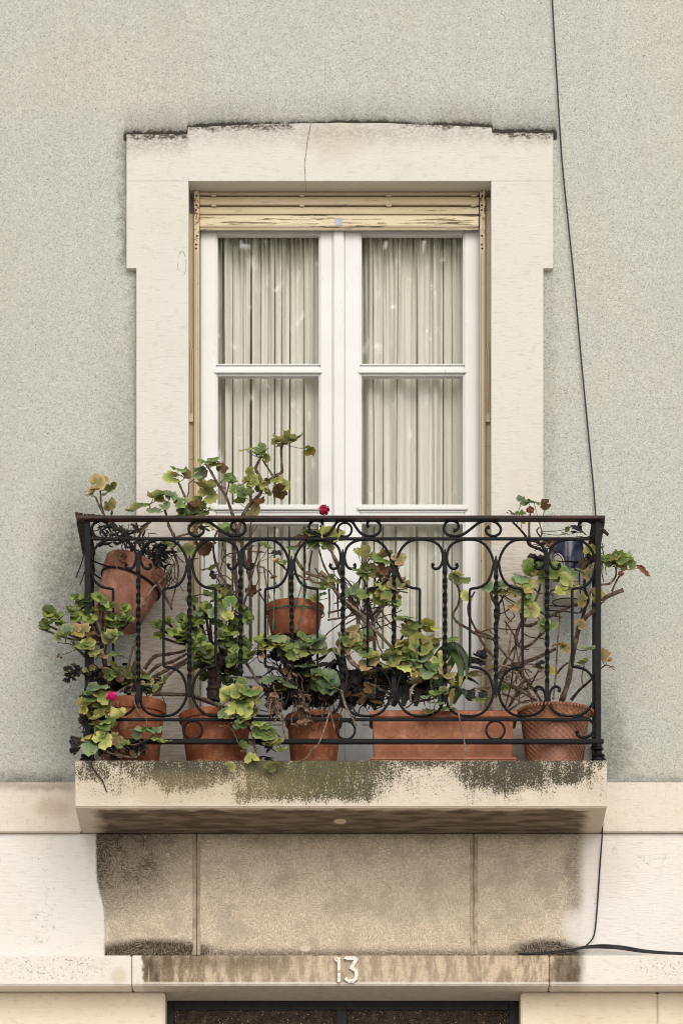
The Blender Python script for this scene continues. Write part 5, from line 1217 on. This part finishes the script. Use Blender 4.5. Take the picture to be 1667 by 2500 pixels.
# --- H: geranium in the long planter, carrying the crimson flower
p = Plant('geranium_plant', 'bushy yellowing geranium in the long planter carrying the crimson flower above the handrail', 'plant', (960, 1735), -0.28, .05, 18)
p.stem(5, [(250, 1060), (210, 900), (150, 770), (90, 640), (20, 450)], 13); p.stem(5, [(-60, 640), (0, 700), (110, 860), (220, 970), (350, 1080), (430, 1160), (510, 1245)], 16, 'bark_pale'); p.stem(5, [(240, 1150), (235, 1000), (240, 800), (260, 690), (290, 620)], 11, 'bark'); p.stem(5, [(375, 1300), (365, 1100), (340, 950), (300, 880), (280, 860)], 14, 'bark'); p.stem(5, [(0, 1025), (100, 1010), (210, 985)], 8, 'bark_pale'); p.stem(5, [(0, 970), (120, 940), (210, 905)], 8); p.stem(5, [(350, 990), (420, 930), (450, 860)], 9, 'bark'); p.stem(5, [(375, 1010), (440, 900), (455, 860)], 6, 'bark_pale'); p.stem(5, [(420, 760), (420, 700), (385, 650), (400, 590)], 8, 'bark'); p.stem(5, [(380, 720), (375, 660), (410, 590), (440, 560)], 7); p.stem(5, [(160, 1310), (200, 1370), (290, 1420), (400, 1420), (550, 1400)], 17, 'bark_pale', y0=-.33); p.stem(5, [(320, 1450), (360, 1410), (430, 1420), (520, 1400)], 12, 'bark', y0=-.31)
p.stem(5, [(80, 700), (80, 900), (85, 1000)], 8, 'bark'); p.stem(5, [(10, 780), (15, 900), (10, 1010)], 8, 'stalk'); p.stem(5, [(450, 850), (500, 730), (530, 640)], 7); p.stem(5, [(260, 1020), (300, 930), (390, 850)], 6, 'bark_pale'); p.stem(5, [(365, 1060), (410, 960), (430, 900)], 6, 'bark_pale'); p.stem(5, [(560, 1230), (600, 1150), (650, 1050)], 9, 'bark_dark'); p.stem(5, [(660, 1320), (640, 1180), (650, 1050)], 7, 'bark_dark')
p.stem(6, [(790, 570), (690, 630), (660, 690), (660, 765)], 11, 'bark_pale', y0=-.33); p.stem(6, [(670, 765), (760, 755), (840, 740)], 9, 'bark_dark', y0=-.32); p.stem(6, [(815, 560), (825, 640), (845, 735)], 7, 'stalk', y0=-.33); p.stem(6, [(1000, 810), (1040, 850), (1060, 960), (1085, 1060), (1100, 1190)], 7, 'bark_pale', y0=-.40); p.stem(6, [(130, 400), (150, 560), (130, 680), (110, 700)], 12, 'bark_dark'); p.stem(6, [(105, 680), (140, 780), (200, 900)], 8, 'bark_pale', y0=-.37); p.stem(6, [(310, 610), (400, 650), (490, 700)], 8, 'bark', y0=-.3); p.stem(6, [(1110, 540), (1180, 520), (1270, 540)], 8, 'bark', y0=-.27)
for q, rr in (([(1300, 1500), (1230, 1280), (1180, 1140), (1120, 1040)], 12), ([(1150, 1310), (1080, 1180), (1040, 1050)], 9), ([(930, 1160), (930, 1050)], 8), ([(960, 1280), (965, 1180), (985, 1060)], 8), ([(690, 1140), (740, 1170), (800, 1230), (880, 1260), (950, 1290), (970, 1240)], 9), ([(950, 1270), (1000, 1310), (1070, 1320), (1100, 1300)], 9), ([(850, 1110), (890, 1180), (950, 1240), (1080, 1290), (1180, 1390), (1300, 1500), (1400, 1580)], 12), ([(1060, 1290), (1040, 1250), (1010, 1200)], 8), ([(1100, 1290), (1060, 1260)], 6)):
    p.stem(3, q, rr, 'bark_pale' if rr > 8 else 'bark')
p.leaves(3, [(955, 920, 62, 'g'), (900, 945, 50, 'n', 'f'), (1080, 905, 70, 'g'), (1130, 940, 72, 'y', 'v'), (1185, 945, 56, 'y', 'v'), (1090, 980, 62, 'g', 'v'), (980, 1010, 62, 'b', 'v'), (1030, 1000, 48, 'g'), (1040, 910, 46, 'g'), (940, 890, 34, 'g', 'f'), (830, 1022, 38, 'b', 'f'), (700, 1145, 26, 't', 'f'), (735, 1150, 26, 'y', 'f'), (770, 1155, 24, 'g'), (900, 1200, 26, 'o'), (1350, 1075, 32, 'y', 'v'), (880, 1010, 36, 'D'), (1190, 1300, 44, 'o'), (1130, 1350, 44, 'g'), (1090, 1340, 34, 'g'), (1000, 1440, 44, 'o')], y=-.33)
p.leaves(5, [(240, 488, 30, 'y', 'v'), (310, 508, 56, 'o', 'v'), (410, 540, 62, 'g'), (470, 552, 44, 'g'), (370, 550, 44, 'b'), (560, 540, 52, 't'), (600, 520, 34, 't'), (350, 632, 58, 'o', 'v'), (452, 620, 50, 'n', 'v'), (445, 672, 50, 'n'), (540, 750, 66, 't', 'v'), (608, 722, 48, 't', 'v'), (455, 800, 70, 'y', 'v'), (500, 810, 62, 'o', 'v'), (430, 830, 52, 't'), (310, 822, 62, 'g', 'f'), (500, 880, 52, 'g', 'f'), (545, 890, 38, 'g'), (570, 600, 32, 'g', 'f'), (180, 802, 58, 'b', 'v'), (210, 780, 40, 'b'), (240, 632, 40, 'g'), (290, 612, 40, 'g'), (550, 780, 48, 'o'), (180, 1102, 60, 't', 'f'), (190, 1185, 66, 't', 'v'), (230, 1170, 52, 'g'), (150, 1170, 48, 'b'), (130, 1262, 52, 't', 'v'), (250, 1222, 62, 'g'), (335, 1182, 44, 'n', 'f'), (300, 1282, 54, 'g'), (330, 1352, 82, 't', 'v'), (395, 1312, 40, 't'), (350, 1330, 50, 'y'), (520, 1322, 74, 'y', 'v'), (575, 1290, 60, 'y', 'v'), (460, 1382, 48, 'y'), (600, 1390, 62, 'y', 'f'), (665, 1142, 84, 'y', 'v'), (600, 1022, 58, 'g', 'f'), (650, 1002, 50, 'g'), (700, 1040, 60, 'g', 'f'), (630, 1060, 44, 'g'), (800, 1072, 72, 'Y', 'u'), (770, 1050, 40, 'y'), (860, 1088, 38, 'y'), (790, 1162, 50, 't', 'f'), (740, 1242, 92, 'y', 'v'), (790, 1262, 66, 'g', 'v'), (740, 1190, 60, 'y'), (760, 1342, 76, 'b', 'f'), (800, 1425, 84, 'b', 'v'), (750, 1440, 60, 'g'), (860, 1400, 40, 'g'), (870, 1452, 58, 't', 'v'), (950, 1455, 68, 't', 'v'), (570, 1220, 40, 'Y', 'v'), (700, 1385, 44, 'o'), (430, 1310, 40, 'g'), (470, 1340, 40, 'g'), (640, 1300, 44, 'g'), (880, 1180, 52, 'o'), (1000, 1160, 46, 'g', 'f'), (600, 1190, 40, 'n')], y=-.35)
p.leaves(6, [(800, 715, 50, 'b', 'f'), (885, 690, 58, 'g'), (925, 670, 38, 'g'), (860, 772, 58, 'b', 'f'), (965, 805, 50, 'g', 'f'), (810, 840, 44, 'o'), (770, 850, 30, 'D'), (950, 700, 34, 'n'), (700, 500, 44, 'o', 'v'), (690, 540, 36, 'y')], y=-.36)
p.leaves(6, [(990, 570, 36, 'D'), (770, 840, 26, 'D'), (820, 860, 26, 'D')], y=-.36)
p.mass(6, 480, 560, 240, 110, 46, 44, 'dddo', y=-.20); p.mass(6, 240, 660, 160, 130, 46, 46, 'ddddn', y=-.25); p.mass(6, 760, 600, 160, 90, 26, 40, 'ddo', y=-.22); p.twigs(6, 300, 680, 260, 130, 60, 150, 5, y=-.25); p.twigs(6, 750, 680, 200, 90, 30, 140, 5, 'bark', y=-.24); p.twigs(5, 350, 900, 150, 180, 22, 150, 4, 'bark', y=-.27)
p.mass(6, 620, 480, 120, 60, 14, 44, 'do', y=-.2); p.mass(5, 290, 1150, 60, 60, 10, 50, 'dd', y=-.2, kind='a')
p.flower(3, 1078, 735, 56, 'crimson', -.35, [(1080, 755), (1082, 840), (1095, 920), (1108, 970)])
p.mass(5, 640, 1300, 190, 120, 30, 56, 'ygytb', y=-.34, yj=.03, kind='l'); p.mass(5, 220, 1200, 130, 110, 20, 50, 'tygbo', y=-.34, yj=.03, kind='l'); p.mass(5, 440, 700, 140, 160, 18, 48, 'otyg', y=-.32, yj=.03, kind='l'); p.mass(3, 1080, 950, 140, 80, 10, 48, 'gyb', y=-.32, yj=.02, kind='l'); p.mass(3, 1130, 1330, 150, 100, 10, 34, 'gog', y=-.3, yj=.03, kind='l')
p.twigs(5, 260, 900, 220, 260, 16, 330, 6, 'bark', y=-.26); p.twigs(5, 380, 930, 120, 200, 12, 260, 5, 'bark_pale', y=-.28)
p.done()

# --- I: strap leaved plant in the planter
p = Plant('strap_leaf_plant', 'plant with long arching dark green strap leaves and yellow tips in the long planter', 'plant', (1085, 1735), -0.23, .04, 19)
def strap(z, pts, w0, mat, y0=-.25, y1=-.30, tip=None):
    q = spline([P(*zp(z, a, b), y0+(y1-y0)*i/(len(pts)-1)) for i, (a, b) in enumerate(pts)], 5); n = len(q); W = w0*K/sc(y0); vs = []
    for i, c in enumerate(q):
        t = i/(n-1); d = (q[min(i+1, n-1)]-q[max(i-1, 0)]).normalized(); sd = d.cross(Vector((0, -1, .25))).normalized(); wd = W*min(1, .5+t*2)*(1 if t < .6 else max(.04, (1-t)/.4)**.7)
        dp = Vector((0, .35*wd, 0)); vs += [c-sd*wd, c+dp, c+sd*wd]
    k = n if tip is None else int(n*tip)
    def part(i0, i1, mt, name):
        m_ = MB().add(vs[i0*3:i1*3], [(i*3+j, i*3+j+1, i*3+j+4, i*3+j+3) for i in range(i1-i0-1) for j in range(2)]); return put(name, m_, mt, p.e, 0, 80)
    part(0, k, mat, 'leaf')
    if tip is not None: part(k-1, n, 'yellow', 'leaf_tip')
strap(6, [(800, 760), (830, 560), (870, 420), (930, 340), (1000, 315), (1060, 350), (1100, 430), (1112, 540)], 34, 'strap', tip=None)
strap(6, [(840, 700), (900, 480), (960, 370), (1010, 375), (1050, 450), (1062, 560), (1052, 648)], 36, 'green', tip=.86)
strap(6, [(850, 740), (960, 500), (1040, 370), (1090, 400), (1110, 500), (1105, 590)], 30, 'green', y0=-.2, y1=-.27, tip=.88)
strap(6, [(980, 800), (990, 700), (1000, 620), (985, 550)], 18, 'Y' if 'Y' in MAT else 'yellow', -.29, -.31)
for q, w_ in (([(1000, 780), (1060, 680), (1140, 720), (1250, 770)], 26), ([(1010, 760), (1080, 580), (1150, 590), (1210, 632)], 14), ([(1000, 700), (1090, 450), (1170, 430), (1250, 445)], 26), ([(330, 790), (360, 680), (395, 560), (440, 540)], 24), ([(345, 790), (340, 700), (310, 610)], 22), ([(420, 800), (440, 690), (470, 580)], 20), ([(300, 800), (240, 640), (120, 540), (0, 610)], 30), ([(520, 800), (580, 640), (600, 520)], 34), ([(600, 800), (620, 650), (560, 540)], 30), ([(700, 800), (720, 620), (650, 520)], 30), ([(130, 640), (80, 400), (20, 350), (-70, 450)], 18), ([(900, 800), (900, 600), (860, 480)], 30), ([(380, 830), (350, 720), (350, 600)], 26)):
    strap(6, q, w_, 'strap', -.22, -.25)
strap(6, [(345, 760), (340, 690), (312, 610)], 14, 'lime', -.27, -.29); strap(6, [(350, 750), (372, 660), (385, 560)], 12, 'lime', -.27, -.29)

# --- J: woody geranium in the basket pot
p = Plant('geranium_plant', 'woody geranium with bare twisting branches in the basket pot at the right end', 'plant', (1370, 1710), -0.24, .05, 20)
p.stem(8, [(690, 760), (700, 720), (740, 600), (770, 430), (800, 280), (825, 180), (870, 100), (960, 20), (1040, -70), (1180, -130)], 21, y0=-.24, y1=-.34)
B = [(7, [(830, 1170), (870, 1010), (900, 930), (870, 830), (880, 700), (910, 590)], 12), (7, [(900, 930), (930, 850), (1000, 810), (1070, 800), (1120, 740), (1120, 670)], 10), (7, [(1090, 860), (1130, 770), (1165, 725)], 8), (7, [(380, 1130), (440, 1135), (540, 1090), (640, 1040), (740, 990), (830, 960), (890, 920)], 12), (7, [(380, 1120), (420, 1040), (480, 930), (510, 850), (530, 740), (545, 680)], 11), (7, [(380, 1120), (360, 1040), (375, 960)], 9),
     (8, [(375, 130), (340, 190), (330, 280), (370, 330), (450, 300), (520, 230), (550, 210)], 13), (8, [(190, 570), (230, 510), (310, 480), (380, 450), (450, 430), (540, 390), (640, 340)], 16), (8, [(0, 190), (80, 230), (140, 260), (200, 340), (260, 410), (320, 460)], 11), (8, [(190, 565), (300, 640), (390, 690), (490, 755)], 13), (8, [(340, 500), (400, 590), (470, 670), (530, 765)], 13), (8, [(220, 700), (300, 730), (390, 775)], 9), (8, [(300, 460), (290, 600), (240, 800)], 7), (8, [(260, 410), (275, 290), (290, 200)], 9), (8, [(190, 550), (240, 440), (330, 300)], 11), (8, [(765, 750), (830, 670), (910, 600), (960, 540)], 11), (8, [(650, 540), (700, 480), (745, 450)], 8), (8, [(620, 740), (640, 560), (655, 300), (675, 60)], 8),
     (7, [(160, 1500), (170, 1300), (165, 1150), (185, 1050), (180, 970), (140, 930), (120, 850)], 15), (7, [(180, 970), (205, 940), (222, 905)], 9), (7, [(550, 545), (500, 520), (430, 490), (400, 420), (350, 360), (300, 310)], 11), (7, [(440, 490), (430, 430), (430, 300), (440, 230)], 10), (7, [(500, 470), (530, 400), (515, 330)], 7), (7, [(520, 430), (490, 380), (510, 350)], 6), (7, [(1120, 680), (1210, 690), (1300, 678)], 3), (8, [(270, 800), (340, 690), (430, 640), (500, 520)], 7), (8, [(250, 820), (350, 700), (380, 600)], 7), (8, [(270, 830), (360, 770), (440, 750)], 7), (8, [(860, 640), (850, 560), (880, 420)], 7), (8, [(470, 760), (430, 700), (350, 640)], 7), (7, [(1000, 1480), (1050, 1450), (1110, 1490)], 5), (7, [(440, 830), (480, 850), (500, 880)], 5)]
for z, q, rr in B: p.stem(z, q, rr, p.r.choice(['bark', 'bark', 'bark_pale', 'bark_dark']) if rr < 15 else 'bark')
p.stem(5, [(1310, 1175), (1190, 1140), (1110, 1090), (1030, 1040), (1000, 980), (1040, 900), (1050, 800), (1010, 700)], 11); p.stem(5, [(1330, 1330), (1240, 1220), (1190, 1120), (1130, 1000), (1120, 910), (1170, 800)], 10)
p.leaves(7, [(375, 135, 46, 'b'), (425, 150, 42, 'g', 'f'), (470, 147, 44, 'g', 'f'), (562, 170, 42, 'n', 'v'), (350, 240, 42, 'g', 'f'), (290, 242, 32, 'n', 'f'), (370, 312, 26, 'Y'), (440, 670, 66, 'g', 'v'), (530, 650, 62, 'g'), (625, 692, 82, 'g', 'v'), (590, 705, 60, 'b', 'v'), (370, 742, 60, 'b', 'f'), (335, 770, 40, 'g'), (230, 812, 54, 'b'), (395, 810, 66, 'Y', 'v'), (430, 800, 56, 'y', 'v'), (395, 850, 46, 't'), (240, 872, 58, 'o', 'f'), (300, 855, 42, 'o'), (165, 842, 42, 'g'), (90, 832, 42, 'g', 'f'), (705, 760, 60, 'y', 'v'), (735, 800, 50, 'y', 'v'), (765, 842, 58, 'y', 'v'), (672, 862, 52, 'y', 'v'), (840, 690, 36, 'g'), (955, 690, 60, 'b', 'v'), (985, 660, 44, 't'), (900, 720, 46, 't'), (915, 532, 46, 'y'), (990, 525, 42, 'g', 'f'), (1060, 590, 62, 'g'), (1135, 578, 56, 'g', 'f'), (1175, 605, 62, 'g'), (1225, 645, 54, 'g'), (1110, 642, 46, 'o', 'f'), (1040, 620, 44, 'g'), (960, 912, 58, 'Y'), (985, 950, 36, 'Y', 'f'), (850, 932, 50, 'o', 'v'), (330, 972, 56, 't', 'f'), (395, 960, 46, 'y'), (440, 1012, 66, 'y', 'v'), (420, 922, 42, 'g', 'v'), (545, 1132, 54, 'g'), (605, 1142, 50, 'g', 'f'), (560, 1115, 36, 'y'), (840, 1125, 44, 't', 'v'), (670, 1292, 52, 't', 'f'), (715, 1310, 40, 't', 'v'), (890, 1328, 62, 'b', 'f'), (1000, 1388, 58, 't', 'v'), (1045, 1420, 44, 't'), (600, 1490, 40, 'Y', 'v'), (520, 1440, 40, 'd'), (500, 1470, 38, 'n'), (860, 1440, 40, 'g', 'f'), (720, 400, 30, 'g'), (740, 355, 28, 'g')], y=-.32)
p.leaves(7, [(1090, 1480, 32, 'D'), (290, 235, 30, 'D')], y=-.34)
for q in ((1318, 672, 38), (1352, 708, 40), (1375, 735, 24)): p.leaf(7, q[0], q[1], q[2], 's', 'v', -.34, False, 'c')
p.leaves(5, [(1010, 692, 44, 'g'), (1080, 690, 46, 'g', 'f'), (1110, 832, 54, 'y', 'v'), (1270, 766, 50, 'b', 'v'), (1350, 772, 50, 'g'), (1040, 670, 34, 'y')], y=-.33)
p.leaves(6, [(1220, 402, 46, 'd', 'f'), (1150, 440, 52, 'd', 'f'), (1150, 550, 40, 'o'), (1200, 745, 46, 'g', 'f'), (1130, 690, 50, 'd')], y=-.25); p.leaves(8, [(232, 640, 48, 'g', 'v'), (30, 450, 52, 'd', 'f'), (40, 745, 46, 'g', 'f'), (60, 690, 34, 'd'), (60, 400, 34, 'd'), (140, 480, 34, 'o')], y=-.25)
p.mass(7, 820, 390, 50, 60, 8, 50, 'dd', y=-.10, kind='a'); p.mass(7, 500, 620, 46, 60, 12, 36, 'dd', y=-.14); p.mass(7, 590, 480, 60, 40, 8, 30, 'Dn', y=-.15); p.mass(7, 920, 620, 60, 120, 12, 30, 'dn', y=-.22)
p.twigs(8, 330, 620, 140, 130, 14, 130, 5, 'bark', y=-.23); p.twigs(7, 560, 500, 60, 40, 12, 80, 5, 'bark_dark', y=-.16); p.twigs(7, 930, 640, 50, 100, 10, 90, 4, 'bark', y=-.28)
p.flower(7, 440, 215, 42, 'coral', -.31, [(440, 240), (430, 330), (428, 420)]); p.flower(7, 1160, 722, 32, 'coral', -.33, None)
p.mass(7, 530, 700, 190, 90, 12, 48, 'gbyo', y=-.32, yj=.03, kind='l'); p.mass(7, 1120, 600, 120, 50, 8, 44, 'ggo', y=-.33, yj=.02, kind='l'); p.mass(7, 380, 900, 130, 110, 9, 42, 'yotg', y=-.32, yj=.02, kind='l'); p.twigs(8, 350, 560, 220, 200, 16, 190, 5, 'bark', y=-.22)
p.twigs(7, 330, 1150, 260, 220, 14, 280, 6, 'bark', y=-.24); p.twigs(8, 300, 560, 240, 180, 12, 260, 6, 'bark_pale', y=-.22)
# stacked dark shards and sticks leaning on the right end of the railing
p.stem(7, [(1000, 360), (1030, 385), (1055, 408)], 16, 'bark_dark', y0=-.36); p.stem(7, [(1010, 480), (1020, 560), (1045, 730)], 4, 'bark_dark', y0=-.2); p.stem(7, [(1000, 640), (1010, 720), (1025, 790)], 4, 'bark_dark', y0=-.2)
p.done()
# loose wires on the left end
put('loose_wire', MB().tube(spline([P(*zp(1, 412, 1080), -.2), P(*zp(1, 385, 1170), -.2), P(*zp(1, 345, 1275), -.2)], 4), .0024, 6), 'cable', None, label='loose dark wire end poking out past the left end of the railing, upper one', cat='wire')
put('loose_wire', MB().tube(spline([P(*zp(1, 412, 1230), -.22), P(*zp(1, 398, 1280), -.22), P(*zp(1, 375, 1335), -.22)], 4), .0024, 6), 'cable', None, label='loose dark wire end poking out past the left end of the railing, lower one', cat='wire')
# withered runner hanging over the slab edge
put('withered_runner', MB().tube(spline([P(*zp(2, 480, 1380), -.41), P(*zp(2, 470, 1470), -.402), P(*zp(2, 510, 1530), -.400), P(*zp(2, 560, 1600), -.399), P(*zp(2, 590, 1680), -.399)], 5), [.003]*10+[.0022]*11, 6), 'bark_dark', None, label='withered dark runner hanging over the left end of the slab edge', cat='dead stem')
